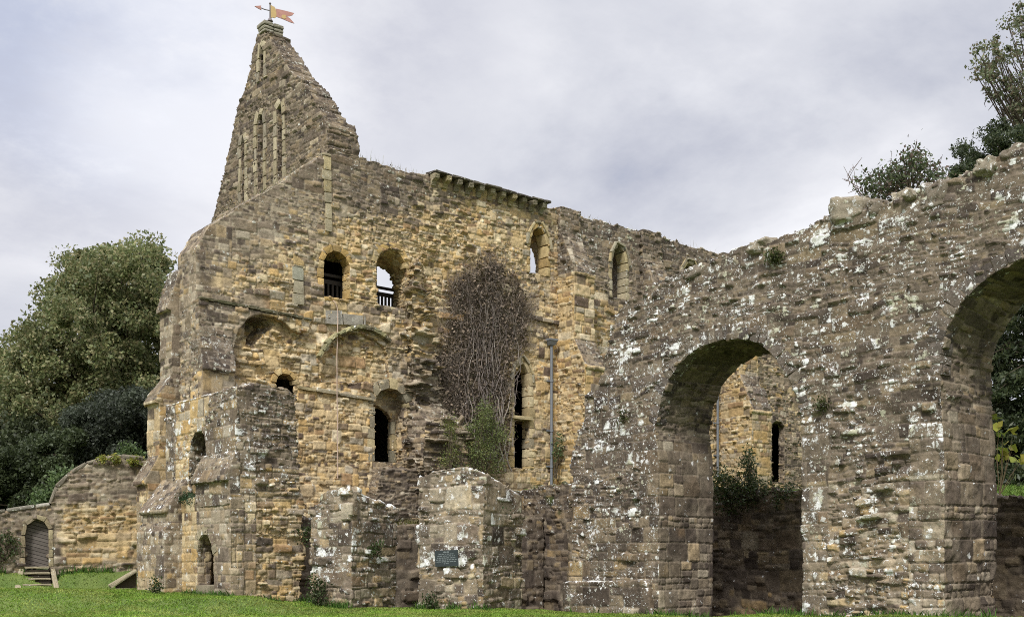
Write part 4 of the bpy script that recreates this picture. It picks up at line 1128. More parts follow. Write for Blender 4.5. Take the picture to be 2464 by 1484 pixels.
vplate('swallowtail', [(663, 19.5), (672, 20), (688, 21), (703.5, 22.5), (700, 28), (694, 31.5), (687, 33.2), (694, 37), (699, 42), (704, 47.5), (694, 46), (680, 42), (664, 38.6)], RED, .03)
vplate('emblem', [(676, 33), (680, 31), (686, 31.5), (684.5, 35), (686, 39), (681, 41), (675, 39)], GOLD, .045)
V, F, _ = tubes([[vp(629, 23.5), vp(638, 26), vp(650, 26.5)]], [.018], sides=6)
np_mesh('arrow_shaft', V, F, LEAD, VANE)
vplate('arrowhead', [(616, 22.5), (630.5, 18.5), (629, 23), (631, 29), (623, 26)], RED, .04)

# ------------------------------------------------------------------ rope down the wall
rp = []
for (x0, y0), n in (((806, 716), 1), ((806, 726), 1), ((812, 742), 1), ((813, 760), 1), ((812, 800), 1), ((810, 870), 1), ((811, 940), 1), ((812, 1000), 1), ((812, 1080), 1), ((813, 1168), 1)):
    rp.append(hy(x0, y0, YM - (.14 if y0 > 760 else .1)))
rp = [p + Vector((0, 0, 0)) for p in rp]
rp[0].y = YM + .2
rp[5].y -= .02
fine = []
for a, b in zip(rp, rp[1:]):
    for k in range(5): fine.append(a.lerp(b, k / 5) + Vector((random.uniform(-.006, .006), 0, 0)))
V, F, _ = tubes([np.array([tuple(p) for p in fine])], [.016], sides=6)
o = np_mesh('rope', V - np.array(rp[-1]), F, plain('pale_rope', (.50, .38, .30), .9, .1, .2, 30), smooth=True); o.location = rp[-1]
tag(o, 'thin pale rope hanging from the left upper window down the ochre wall', 'rope')

# ------------------------------------------------------------------ ground
gpts = []
for px, py, D in [(0, 1424, 35.2), (130, 1423, 34.6), (320, 1420, 32), (440, 1430, 30.2), (554, 1434, 29), (735, 1450, 29.5), (846, 1463, 28.6), (1006, 1466, 29.2), (1162, 1467, 28.2), (1252, 1468, 30), (1365, 1473, 30.97), (1583, 1478, 28.4), (1930, 1481, 25), (2270, 1483, 22.4), (2464, 1486, 21.15), (0, 1484, 26), (600, 1484, 25.5), (1200, 1484, 24), (-300, 1430, 36)]:
    p = hd(px, py, D); gpts.append((p.x, p.y, p.z))
for px, py in [(-200, 1379), (0, 1379), (40, 1379), (150, 1376), (200, 1377), (260, 1375), (320, 1372), (345, 1372)]:
    x, z = gwF.hit(px, py); w = gwF.w(x, -.05, z); gpts.append(w)
    w = gwF.w(x, -.35, z - .03); gpts.append(w); w = gwF.w(x, 1.5, z); gpts.append(w)
    gpts.append((*gwF.w(x, -1.35, 0)[:2], .46))
gpts += [(0, 0, 0), (10, 5, .05), (5, 15, .1), (18, 8, .15), (25, 20, -.9), (24.5, 24, -.9), (23, 26.5, -.9), (20.5, 27, -.7), (25, 12, -.6), (25, 16, -.9), (-10, 20, .2), (17, 27.5, -.4), (30, -5, .2), (-15, 40, .9), (-40, 60, 1.0), (60, 60, 1), (80, 0, .5), (0, -60, 0), (-60, 0, .2)]
def gheight(X, Y):
    shp = X.shape; X = X.ravel(); Y = Y.ravel()
    z = idw(gpts, X, Y, 2.6).reshape(shp)
    return z
def spaced(lo, hi, a, b, fine, coarse):
    out = list(np.arange(a, b, fine)); s = fine; v = b
    while v < hi: out.append(v); s = min(s * 1.35, coarse); v += s
    out.append(hi); s = fine; v = a - fine
    while v > lo: out.insert(0, v); s = min(s * 1.35, coarse); v -= s
    out.insert(0, lo)
    return np.array(out)
gx = spaced(-900, 900, 4, 27, .16, 60); gyy = spaced(-900, 900, 6, 40, .16, 60)
X, Y = np.meshgrid(gx, gyy, indexing='ij')
Zg = gheight(X, Y)
pp = np.stack([X.ravel(), Y.ravel(), 0 * X.ravel()], 1)
Zg = Zg + (fbm(pp, .9, 5, 3).reshape(X.shape) - .5) * .05 + (fbm(pp, 4.0, 6, 2).reshape(X.shape) - .5) * .035
V = np.stack([X.ravel(), Y.ravel(), Zg.ravel()], 1)
ni, nj = X.shape
idx = np.arange(ni * nj).reshape(ni, nj)
F = np.stack([idx[:-1, :-1], idx[1:, :-1], idx[1:, 1:], idx[:-1, 1:]], -1).reshape(-1, 4)
def grass_mat(name, a, b_, c):
    m, t, b = new_mat(name)
    g_ = t('ShaderNodeNewGeometry').outputs['Position']
    n1 = t('ShaderNodeTexNoise', ins={'Vector': g_, 'Scale': 1.1, 'Detail': 5.0, 'Roughness': .6})
    n2 = t('ShaderNodeTexNoise', ins={'Vector': g_, 'Scale': 9.0, 'Detail': 4.0, 'Roughness': .7})
    n3 = t('ShaderNodeTexNoise', ins={'Vector': g_, 'Scale': 45.0, 'Detail': 2.0})
    k = t.mixc(t.ss(n1.outputs['Fac'], .35, .65), a, b_)
    k = t.mixc(t.math('MULTIPLY', t.ss(n2.outputs['Fac'], .5, .75), .6), k, c)
    f = t.math('MULTIPLY_ADD', n3.outputs['Fac'], .9, .55)
    ea = t('ShaderNodeAttribute', attribute_name='earth').outputs['Fac']
    k = t.mixc(ea, k, (.045, .036, .025))
    k = t.mixc(1.0, k, t('ShaderNodeCombineColor', ins={0: f, 1: f, 2: f}).outputs[0], 'MULTIPLY')
    t.l.new(k, b.inputs['Base Color'])
    hh = t.math('ADD', n3.outputs['Fac'], n2.outputs['Fac'])
    bp = t('ShaderNodeBump', ins={'Height': hh, 'Strength': .9, 'Distance': .05}); t.l.new(bp.outputs[0], b.inputs['Normal'])
    return m
LAWN = grass_mat('lawn_grass', (.11, .165, .042), (.155, .205, .056), (.09, .118, .038))
lawn = np_mesh('lawn', V, F, LAWN, None, smooth=True); ea = lawn.data.attributes.new('earth', 'FLOAT', 'POINT')
ea.data.foreach_set('value', (sst(XA + .3, XA + .8, V[:, 0]) * sst(XW + 1, XW, V[:, 0]) * (V[:, 1] > 0) + sst(24.6, 25.4, V[:, 1] - .0 * V[:, 0]) * sst(15.0, 15.6, V[:, 0]) * sst(XW + 1, XW, V[:, 0])).clip(0, 1).astype(np.float32))
tag(lawn, 'mown bright green lawn in front of the ruins', None, None, 'structure')
# terrace held by the low wall
tx = spaced(XW + .5, 200, XW + .6, 45, .4, 20); ty = spaced(-150, YM - .1, -4, YM - .2, .4, 20)
X, Y = np.meshgrid(tx, ty, indexing='ij')
topz = np.interp(Y, [-5, 10, 13, 19, 23, 29, 31.5], [2.8, 2.85, 2.95, 3.4, 3.55, 3.9, 4.2])
Zt = topz + np.clip((X - XW - .5), 0, 60) * .11 * np.interp(Y, [10, 20, 31], [1.0, .55, .1]) + (fbm(np.stack([X.ravel(), Y.ravel(), 0 * X.ravel()], 1), 1.2, 9, 3).reshape(X.shape) - .5) * .22
V = np.stack([X.ravel(), Y.ravel(), Zt.ravel()], 1); ni, nj = X.shape; idx = np.arange(ni * nj).reshape(ni, nj)
F = np.stack([idx[:-1, :-1], idx[1:, :-1], idx[1:, 1:], idx[:-1, 1:]], -1).reshape(-1, 4)
bank = np_mesh('grass_bank', V, F, grass_mat('rough_grass', (.10, .19, .035), (.15, .22, .05), (.07, .11, .03)), None, smooth=True); tag(bank, 'rough grass terrace behind the low wall', None, None, 'structure')
def terrace_z(x, y):
    return np.interp(y, [-5, 10, 13, 19, 23, 29, 31.5], [2.8, 2.85, 2.95, 3.4, 3.55, 3.9, 4.2]) + max(0, x - XW - .5) * .11 * np.interp(y, [10, 20, 31], [1.0, .55, .1])

def blades(P, hgt, r, cols, wid=.012, lean=.35):
    n = len(P); a = r.uniform(0, 2 * np.pi, n); s = np.stack([np.cos(a), np.sin(a), 0 * a], 1) * wid
    ln = r.normal(size=(n, 3)) * lean; ln[:, 2] = 0
    H_ = (hgt * r.uniform(.5, 1.3, n))[:, None]
    tip = P + np.array([[0, 0, 1.]]) * H_ + ln * H_
    mid = P + np.array([[0, 0, .55]]) * H_ + ln * H_ * .3
    V = np.stack([P - s, P + s, mid + s * .7, tip, mid - s * .7], 1).reshape(-1, 3)
    F = np.arange(n * 5).reshape(n, 5)
    return V, F, np.repeat(cols, 5, 0)
GR = attr_mat('grass_blade', .6, .3, .2)
def gcols(n, r, base=(.20, .315, .045), var=.3):
    b = np.array(base)[None] * (1 + r.uniform(-var, var, (n, 1)))
    return b * (1 + r.uniform(-.12, .12, (n, 3)))
# turf: short blades over the strip of lawn the photograph shows, longer along the wall feet
rg = np.random.default_rng(12)
n = 230000
pxs = rg.uniform(-60, 2520, n); dep = rg.uniform(20.5, 36.5, n)
s = (pxs - PCX) / FOC
PX = (FX + RX * s) * dep; PYY = (FY + RY * s) * dep
ok = (PX < XA + .1) & ((PYY < YM - 1.2) | (PX < xc - 1)) & ~((PX > xl - .1) & (PX < 15.2) & (PYY > yl - .05))
gl2 = (np.stack([PX, PYY], 1) - np.array(gwF.o)) @ np.array(gwF.v)
ok &= (gl2 < -.02)
PX, PYY = PX[ok], PYY[ok]
jj = np.interp(PX, gx, np.arange(len(gx))); kk = np.interp(PYY, gyy, np.arange(len(gyy)))
def gz_at(PX, PYY):
    jj = np.clip(np.interp(PX, gx, np.arange(len(gx))), 0, len(gx) - 1.001); kk = np.clip(np.interp(PYY, gyy, np.arange(len(gyy))), 0, len(gyy) - 1.001)
    a, b = jj.astype(int), kk.astype(int); fa, fb = jj - a, kk - b
    return Zg[a, b] * (1 - fa) * (1 - fb) + Zg[a + 1, b] * fa * (1 - fb) + Zg[a, b + 1] * (1 - fa) * fb + Zg[a + 1, b + 1] * fa * fb
Pg = np.stack([PX, PYY, gz_at(PX, PYY) - .01], 1)
pt = fbm(Pg * np.array([1, 1, 0]), .8, 44, 3)
pt2 = sst(.45, .62, fbm(Pg * np.array([1, 1, 0]), 1.7, 47, 3))[:, None]
cc = (gcols(len(Pg), rg) * (1 - pt2) + gcols(len(Pg), rg, (.27, .335, .075)) * pt2) * (.6 + .75 * pt)[:, None]
V, F, cN = blades(Pg, .05, rg, cc, .012, .8)
turf = np_mesh('turf', V, F, GR, None, cN); tag(turf, 'short grass blades of the lawn', 'grass', None, 'stuff')

def foot_line(pts, n, hmin, hmax, r, spread=.14, base=(.075, .15, .028)):
    P = []; Hh = []
    for _ in range(n):
        k = r.integers(len(pts) - 1); t = r.random()
        a, b = np.array(pts[k]), np.array(pts[k + 1])
        q = a + (b - a) * t + r.normal(size=2) * spread * .5
        P.append((q[0], q[1])); Hh.append(hmin + (hmax - hmin) * r.random() ** 2.2)
    P = np.array(P); Hh = np.array(Hh)
    cl_ = np.array([h01(np.array([int(p[0] * 2.3)]), np.array([int(p[1] * 2.3)]), np.array([0]), 3)[0] for p in P])
    keep = cl_ > .35
    P, Hh = P[keep], Hh[keep]
    return np.stack([P[:, 0], P[:, 1], gz_at(P[:, 0], P[:, 1]) - .02], 1), Hh, gcols(len(P), r, base)
PA, HA, CA = [], [], []
for ptsf, n, h1_ in [([(XA - .1, 8), (XA - .1, 22.6)], 3500, .22), ([(xl - .1, yl - .1), (15.2, yl - .1)], 900, .2), ([(xl - .1, yl), (xl - .12, 31)], 1300, .2),
                     ([fp1.w(0, -.1, 0)[:2], fp1.w(2.3, -.1, 0)[:2]], 1000, .28), ([fp2.w(0, -.1, 0)[:2], fp2.w(1.6, -.1, 0)[:2]], 1200, .3),
                     ([gwF.w(-5, -.1, 0)[:2], gwF.w(6, -.1, 0)[:2]], 3500, .32)]:
    a, b, c = foot_line(ptsf, n, .05, h1_, rg); PA.append(a); HA.append(b); CA.append(c)
PA, HA, CA = np.concatenate(PA), np.concatenate(HA), np.concatenate(CA)
V, F, cN = blades(PA, HA, rg, CA, .012, .35)
o = np_mesh('wall_foot_grass', V, F, GR, None, cN); tag(o, 'longer grass and weeds along the foot of the walls', 'grass', None, 'stuff')
# dry wisps on the tops
P, Hh = [], []
for _ in range(520):
    x = rg.choice([rg.uniform(15, 18.5), rg.uniform(19.8, 22.5), rg.uniform(28.5, 38.8), rg.uniform(30, 38)])
    z = np.interp(x, [p[0] for p in topline[:4]], [p[1] for p in topline[:4]]) if x < 18.5 else 14.98
    P.append((x, YM + rg.uniform(.05, .5), z - .02)); Hh.append(rg.uniform(.08, .42) * (1 if rg.random() < .25 else .5))
V, F, cN = blades(np.array(P), np.array(Hh), rg, gcols(len(P), rg, (.26, .23, .12), .3), .006, .3)
o = np_mesh('wall_top_grass', V, F, GR, None, cN); tag(o, 'dry grass wisps growing along the wall tops', 'grass', None, 'stuff')
#PART5
# ------------------------------------------------------------------ plants
def inpoly(poly, x, y):
    c = False; n = len(poly)
    for i in range(n):
        x0, y0 = poly[i]; x1, y1 = poly[(i + 1) % n]
        if (y0 > y) != (y1 > y) and x < (x1 - x0) * (y - y0) / (y1 - y0) + x0: c = not c
    return c
def sample_poly(poly, n, r):
    xs = [p[0] for p in poly]; ys = [p[1] for p in poly]; out = []
    while len(out) < n:
        x, y = r.uniform(min(xs), max(xs)), r.uniform(min(ys), max(ys))
        if inpoly(poly, x, y): out.append((x, y))
    return out
def leafcol(n, r, pals, var=.25):
    p = np.array(pals); c = p[r.integers(len(p), size=n)]
    return c * (1 + r.uniform(-var, var, (n, 1)))

def tree(name, label, foot, clusters, r, nleaf, size, pals, crad, trunk_r, group=None, cat='tree', droop=.4, aspect=.65, limbs=60, flat=.75, up=.4, twig=False):
    """trunk and limbs rise to clusters of leaf sprays spread through the crown"""
    t = thing(name, label, cat, foot, 0, group)
    C_ = np.array([tuple(c) for c in clusters]) - np.array(tuple(foot))
    top = C_[:, 2].max(); mean = C_.mean(0)
    paths, rad = [], []
    tp = [np.array([0, 0, -.5])]
    n = 7
    for i in range(1, n + 1):
        f = i / n
        tp.append(np.array([mean[0] * f ** 1.5 + r.normal() * .12 * trunk_r * 4, mean[1] * f ** 1.5 + r.normal() * .12 * trunk_r * 4, top * .82 * f]))
    paths.append(np.array(tp)); rad.append(np.linspace(trunk_r, trunk_r * .18, n + 1))
    pick = r.choice(len(C_), min(limbs, len(C_)), replace=False)
    for k in pick:
        e = C_[k]
        f = np.clip(e[2] / (top * .82) * .62, .12, .9)
        b = np.array([np.interp(f, np.linspace(0, 1, n + 1), np.array(tp)[:, q]) for q in range(3)])
        m1 = b + (e - b) * .4 + np.array([0, 0, .08 * np.linalg.norm(e - b)]) + r.normal(size=3) * .15
        m2 = b + (e - b) * .75 + r.normal(size=3) * .2
        q0 = trunk_r * .30 * (1 - f) + trunk_r * .05
        paths.append(np.array([b, m1, m2, e])); rad.append(np.array([q0, q0 * .7, q0 * .4, q0 * .12 + .006]))
        if twig:
            for _ in range(4):
                s0 = m1 + (e - m1) * r.uniform(.1, 1)
                e2 = s0 + r.normal(size=3) * crad * .8
                paths.append(np.array([s0, (s0 + e2) / 2 + r.normal(size=3) * .08, e2])); rad.append(np.array([.022, .014, .006]))
    V, F, _ = tubes(paths, rad, sides=7)
    np_mesh('trunk', V, F, BARK, t, smooth=True)
    per = nleaf // len(C_)
    LC, LK = [], []
    for c in C_:
        rr_ = crad * r.uniform(.4, 1.5)
        d = unit(r.normal(size=(per, 3))) * (r.random((per, 1)) ** .45) * rr_
        d[:, 2] *= flat
        LC.append(c + d)
        LK.append(leafcol(per, r, pals) * r.uniform(.78, 1.22))
    LC = np.concatenate(LC); LK = np.concatenate(LK)
    V, F, c = leaf_arrays(LC, size, r, LK, droop, aspect, up)
    np_mesh('crown', V, F, LEAF, t, c)
    return t
rt = np.random.default_rng(31)
def crown_pts(poly, n, r, D, thick):
    out = []
    for px, py in sample_poly(poly, n, r):
        out.append(hd(px, py, D + r.normal() * thick))
    return out
syc = [(-60, 870), (0, 850), (40, 815), (60, 775), (100, 755), (128, 700), (165, 660), (170, 625), (200, 612), (235, 622), (262, 612), (300, 620), (315, 600), (350, 592), (385, 612), (395, 640), (405, 690), (430, 720), (430, 1000), (300, 1010), (200, 1040), (100, 1100), (-60, 1150)]
def spread(poly, n, r, D, thick, shrink=0):
    return crown_pts(poly, n, r, D, thick)
tree('sycamore_tree', 'big broad sycamore with yellowing green leaves rising behind the garden wall', hd(210, 1310, 58), spread(syc, 400, rt, 58, 2.8), rt, 160000, .19,
     [(.165, .19, .075), (.20, .215, .09), (.25, .245, .11), (.125, .155, .06), (.28, .25, .125), (.145, .165, .07)], .90, .5, limbs=110)
holly = [(175, 1010), (220, 975), (280, 950), (340, 940), (400, 950), (400, 1125), (330, 1120), (240, 1110), (190, 1100), (160, 1060)]
tree('holly_tree', 'dark blue-green evergreen close behind the humped wall', hd(300, 1330, 45), crown_pts(holly, 90, rt, 45, 1.1), rt, 60000, .13,
     [(.058, .070, .045), (.075, .088, .058), (.046, .056, .036)], .62, .22, limbs=40)
yew = [(-60, 1120), (60, 1080), (130, 1040), (190, 1040), (210, 1100), (170, 1160), (130, 1200), (100, 1235), (-60, 1250)]
tree('yew_tree', 'dark shaded yew at the far left behind the low part of the garden wall', hd(80, 1330, 44), crown_pts(yew, 110, rt, 44, 1.1), rt, 65000, .14,
     [(.055, .072, .03), (.07, .088, .038), (.042, .056, .024)], .62, .25, limbs=40)
hb = [(-60, 1160), (80, 1120), (250, 1090), (400, 1080), (400, 1330), (-60, 1330)]
tree('laurel_hedge', 'dark overgrown hedge filling the space behind the garden wall', hd(150, 1340, 48), crown_pts(hb, 120, rt, 48, .8), rt, 60000, .16,
     [(.042, .056, .028), (.056, .072, .036)], .75, .15, cat='hedge', limbs=40)
tree('laurel_hedge', 'second dark hedge further back on the far left, under the sycamore', hd(0, 1340, 52), crown_pts([(-260, 1000), (200, 1000), (420, 1000), (420, 1330), (-260, 1330)], 120, rt, 53, .9), rt, 50000, .2,
     [(.06, .075, .035), (.08, .095, .045)], 1.1, .15, cat='hedge', limbs=40)

def shrub(name, label, cat, foot, pts, r, per, size, pals, spreadr, group=None, stems=True, droop=.2, aspect=.6):
    t = thing(name, label, cat, foot, 0, group)
    C_ = np.array([tuple(p) for p in pts]) - np.array(tuple(foot))
    if stems:
        paths = []
        for c in C_:
            b = np.array([c[0] * .15 + r.normal() * .04, c[1] * .15 + r.normal() * .04, 0])
            paths.append(np.array([b, (b + c) / 2 + r.normal(size=3) * .06, c]))
        V, F, cN = tubes(paths, [np.array([.012, .009, .004])] * len(paths), [np.array((.09, .07, .045))] * len(paths), 4)
        np_mesh('stem', V, F, TWIG, t, cN)
    L = np.concatenate([c + r.normal(size=(per, 3)) * spreadr for c in C_])
    V, F, c = leaf_arrays(L, size, r, leafcol(len(L), r, pals), droop, aspect)
    np_mesh('foliage', V, F, LEAF, t, c)
    return t
YELL = [(.24, .27, .05), (.30, .30, .06), (.18, .23, .05), (.34, .30, .07)]
def on_wall(px, py, dep=-.1): x, z = gwF.hit(px, py); return Vector(gwF.w(x, dep, z))
cl1 = [on_wall(px, py, rt.uniform(-.2, .2)) for px, py in sample_poly([(228, 1108), (235, 1102), (258, 1098), (285, 1102), (298, 1108), (268, 1113), (240, 1115)], 16, rt)]
shrub('golden_ivy', 'golden-green ivy clump on top of the humped wall, the left one', 'ivy', on_wall(262, 1116), cl1, rt, 38, .085, YELL, .06, 'golden ivy on the humped wall')
cl2 = [on_wall(px, py, rt.uniform(-.2, .2)) for px, py in sample_poly([(306, 1106), (315, 1100), (340, 1102), (350, 1110), (335, 1115), (312, 1116)], 13, rt)]
shrub('golden_ivy', 'golden-green ivy clump on top of the humped wall, beside the buttress', 'ivy', on_wall(328, 1118), cl2, rt, 38, .085, YELL, .06, 'golden ivy on the humped wall')
for lab, poly, D, n in [('pale green sapling against the curved shoulder of the garden wall', [(128, 1165), (160, 1135), (165, 1150), (140, 1180), (125, 1190)], 37.2, 14), ('small green bush on the low garden wall above the door', [(85, 1205), (95, 1190), (115, 1185), (120, 1208), (95, 1212)], 37.0, 12),
                        ('light green bush above the humped wall top', [(295, 1090), (310, 1080), (330, 1085), (325, 1105), (298, 1104)], 38.0, 14)]:
    cx_ = sum(p[0] for p in poly) / len(poly); by = max(p[1] for p in poly) + 25
    shrub('garden_bush', lab, 'bush', hd(cx_, by, D), [hd(px, py, D + rt.normal() * .2) for px, py in sample_poly(poly, n, rt)], rt, 60, .13, [(.10, .15, .05), (.13, .18, .07), (.07, .11, .04)], .16)
# ivy on the low garden wall left of the door
iv = [on_wall(px, py, -.08) for px, py in sample_poly([(-20, 1290), (15, 1285), (40, 1300), (45, 1320), (10, 1345), (-20, 1350)], 22, rt)]
shrub('wall_ivy', 'dark green ivy creeping on the garden wall left of the door', 'ivy', on_wall(10, 1350), iv, rt, 30, .09, [(.05, .075, .025), (.07, .09, .03)], .12)

# ------------------------------------------------------------------ dead creeper on the dormitory wall
cpoly = [(1118, 662), (1150, 630), (1190, 634), (1226, 652), (1252, 698), (1262, 725), (1264, 770), (1264, 835), (1236, 862), (1222, 885), (1220, 960), (1224, 1010), (1212, 1060), (1195, 1110), (1160, 1060), (1110, 1010), (1080, 985), (1062, 965), (1053, 920), (1055, 850), (1075, 760), (1083, 690)]
cw = [mh(*p) for p in cpoly]
foot = hy(1180, 1150, YM - .1)
cre = thing('dead_creeper', 'leafless grey-brown creeper matted over the ochre wall, bare stems hanging', 'creeper', foot)
rc = np.random.default_rng(77)
paths, rads, cols = [], [], []
cpal = np.array([(.215, .17, .135), (.28, .23, .185), (.165, .13, .10), (.35, .30, .25), (.45, .395, .33), (.26, .20, .16)])
fxx, fzz = foot.x, foot.z
for i in range(9800):
    px, py = sample_poly(cpoly, 1, rc)[0]
    px += rc.normal() * 15; py += rc.normal() * 17
    if px > 1236 and py > 850: continue
    x, z = mh(px, py)
    if vn(np.array([[x, 0, z]]), 1.3, 5)[0] < .40 and rc.random() < .7: continue
    L_ = rc.uniform(.2, .85); n = 7
    ang = rc.normal() * .8 + (math.pi / 2 if rc.random() < .45 else rc.uniform(0, math.pi))
    d0 = rc.uniform(.02, .20) * (1 if rc.random() < .6 else .5)
    p = [np.array([x, YM - d0, z])]
    for k in range(n - 1):
        ang += rc.normal() * .38
        p.append(p[-1] + np.array([math.cos(ang), 0, math.sin(ang)]) * L_ / n + np.array([0, rc.normal() * .03, 0]))
    p = np.array(p); p[:, 1] = np.minimum(p[:, 1], YM - .02)
    paths.append(p - np.array(tuple(foot)))
    th = rc.choice([.004, .006, .008, .011], p=[.4, .35, .18, .07])
    rads.append(np.linspace(th, th * .5, n)); c = cpal[rc.choice(6, p=[.29, .22, .29, .08, .02, .10])]; cols.append(c * rc.uniform(.75, 1.2))
for i in range(30):                       # main stems
    px0 = rc.uniform(1095, 1262); py0 = rc.uniform(640, 820)
    if not inpoly(cpoly, px0, py0): continue
    p = []; px_, py_ = px0, py0
    tgt = rc.uniform(1120, 1225)
    while py_ < 1120 and len(p) < 40:
        x, z = mh(px_, py_); p.append((x - fxx, -rc.uniform(.06, .20), z - fzz))
        py_ += 16; px_ += (tgt - px_) * .03 + rc.normal() * 4
    if len(p) > 4: paths.append(np.array(p)); rads.append(np.linspace(.006, rc.uniform(.010, .022), len(p))); cols.append(np.array((.24, .20, .18)) * rc.uniform(.6, 1.1))
for bx0, sgn in ((1222, 1), (1206, -1), (1188, 1), (1160, -1), (1130, 1)):   # woody trunks from the ground
    p = []; xx = bx0
    for k in range(22):
        x, z = mh(xx, 1135 - k * 19); p.append((x - fxx, -.12 - .05 * math.sin(k), z - fzz)); xx += rc.normal() * 5 - (sgn * 1.5 if k > 6 else 0)
    paths.append(np.array(p)); rads.append(np.linspace(.035, .008, 22)); cols.append(np.array((.30, .26, .22)))
V, F, cN = tubes(paths, rads, cols, 3)
np_mesh('stem', V, F, TWIG, cre, cN)
LC = []
for px, py in sample_poly(cpoly, 4200, rc):
    x, z = mh(px, py); LC.append((x - fxx + rc.normal() * .05, -rc.uniform(-.08, .16), z - fzz + rc.normal() * .05))
V, F, cN = leaf_arrays(np.array(LC), .12, rc, leafcol(4200, rc, [(.16, .122, .09), (.20, .155, .115), (.13, .10, .072)]), .5, .7)
np_mesh('dead_leaves', V, F, TWIG, cre, cN)

# ------------------------------------------------------------------ green growth
def wallpts(poly, n, y0, y1, r):
    return [hy(px, py, r.uniform(y0, y1)) for px, py in sample_poly(poly, n, r)]
willow = [(1075, 1135), (1070, 1060), (1085, 1010), (1100, 1040), (1125, 1015), (1150, 1000), (1170, 960), (1180, 985), (1200, 1010), (1215, 1060), (1205, 1110), (1190, 1160), (1090, 1150)]
t_ = shrub('willow_shrub', 'slender green shrub growing at the foot of the dead creeper', 'shrub', hy(1140, 1175, YM - .9), wallpts(willow, 70, YM - 1.2, YM - .35, rt), rt, 95, .085, [(.14, .18, .055), (.17, .21, .07), (.11, .14, .05), (.22, .24, .08)], .16, aspect=.35)
shrub('ash_sapling', 'small yellowish sapling in front of the torn wall stub', 'sapling', hy(1078, 1150, YM - 1.1), wallpts([(1065, 1120), (1070, 1040), (1085, 990), (1095, 1050), (1100, 1120)], 22, YM - 1.2, YM - .9, rt), rt, 40, .075, [(.20, .22, .06), (.24, .24, .07), (.14, .17, .055)], .14, aspect=.4)
shrub('pipe_bramble', 'small leafy bramble beside the drainpipe', 'bramble', hy(1336, 1150, YM - .3), wallpts([(1330, 1100), (1335, 1040), (1348, 1035), (1350, 1085), (1340, 1120)], 14, YM - .4, YM - .2, rt), rt, 18, .10, [(.10, .15, .06), (.13, .18, .08)], .12)
def arcp(px, py, dep=.5): x, z = A.hit(px, py, dep); return Vector(A.w(x, dep, z))
brm = [(2072, 440), (2090, 412), (2120, 425), (2150, 400), (2170, 405), (2195, 360), (2205, 365), (2215, 400), (2250, 395), (2275, 410), (2290, 425), (2270, 440), (2220, 455), (2150, 470), (2110, 470), (2085, 460)]
bf = arcp(2190, 470)
tb = shrub('bramble_bush', 'dark leafy bramble bush sprouting from the arcade top', 'bush', bf, [arcp(px, py, rt.uniform(.2, 1.1)) for px, py in sample_poly(brm, 60, rt)], rt, 42, .085, [(.085, .11, .05), (.11, .135, .06), (.065, .085, .04), (.12, .085, .065)], .12)
paths = []
for px0, py0, px1, py1 in [(2070, 475, 2030, 400), (2072, 475, 2052, 395), (2080, 470, 2048, 440), (2075, 472, 2032, 430), (2150, 440, 2146, 365), (2205, 400, 2206, 335), (2250, 410, 2268, 372), (2180, 430, 2172, 360), (2100, 470, 2050, 452), (2230, 420, 2240, 380)]:
    a, b = arcp(px0, py0), arcp(px1, py1)
    mmm = (a + b) / 2 + Vector(rt.normal(size=3) * .05)
    paths.append(np.array([tuple(a - bf), tuple(mmm - bf), tuple(b - bf)]))
    for _ in range(3):
        f = rt.uniform(.4, .95); s0 = a.lerp(b, f); e = s0 + Vector(rt.normal(size=3) * .12)
        paths.append(np.array([tuple(s0 - bf), tuple((s0 + e) / 2 - bf), tuple(e - bf)]))
for q_ in range(0, len(paths), 4):
    V, F, cN = tubes(paths[q_:q_ + 4], [np.array([.010, .007, .004])] * 4, [np.array((.16, .12, .10))] * 4, 4)
    np_mesh('bare_stem', V, F, TWIG, tb, cN)
shrub('bracken_tuft', 'green tuft rooted in the face of the arcade, high above the left arch', 'tuft', arcp(1862, 618, -.05), [arcp(px, py, -.1) for px, py in sample_poly([(1845, 618), (1855, 608), (1875, 608), (1885, 620), (1865, 626)], 12, rt)], rt, 30, .07, [(.06, .075, .025), (.08, .09, .03)], .07)
shrub('bracken_tuft', 'green tuft rooted in the pier between the two arches', 'tuft', arcp(1978, 978, -.05), [arcp(px, py, -.1) for px, py in sample_poly([(1960, 975), (1972, 965), (1992, 967), (1994, 981), (1970, 984)], 10, rt)], rt, 20, .06, [(.06, .075, .025), (.08, .09, .03)], .07)
shrub('bracken_tuft', 'green tuft rooted in the broken left end of the arcade', 'tuft', arcp(1500, 1000, -.05), [arcp(px, py, -.1) for px, py in sample_poly([(1490, 1010), (1500, 975), (1512, 990), (1506, 1015)], 6, rt)], rt, 16, .07, [(.06, .075, .025), (.08, .09, .03)], .08)
# growth on the retaining wall, seen through the arch
def lwp(px, py, dep): x, z = Wf.hit(px, py, dep); return Vector(Wf.w(x, dep, z))
shrub('arch_bramble', 'bramble and ferns tumbling over the low wall behind the left arch', 'bramble', lwp(1800, 1178, .3), [lwp(px, py, rt.uniform(-.25, .6)) for px, py in sample_poly([(1700, 1195), (1705, 1165), (1730, 1140), (1790, 1150), (1850, 1170), (1915, 1180), (1900, 1205), (1820, 1225), (1740, 1225)], 75, rt)], rt, 50, .09, [(.045, .075, .02), (.065, .09, .028), (.10, .10, .04), (.035, .05, .018)], .16)
shrub('elder_sapling', 'thin upright sapling on the low wall behind the left arch', 'sapling', lwp(1808, 1180, .3), [lwp(px, py, rt.uniform(.1, .5)) for px, py in sample_poly([(1785, 1120), (1795, 1085), (1802, 1075), (1812, 1110), (1820, 1150), (1815, 1175), (1795, 1150)], 26, rt)], rt, 22, .08, [(.04, .065, .022), (.055, .08, .03)], .09)
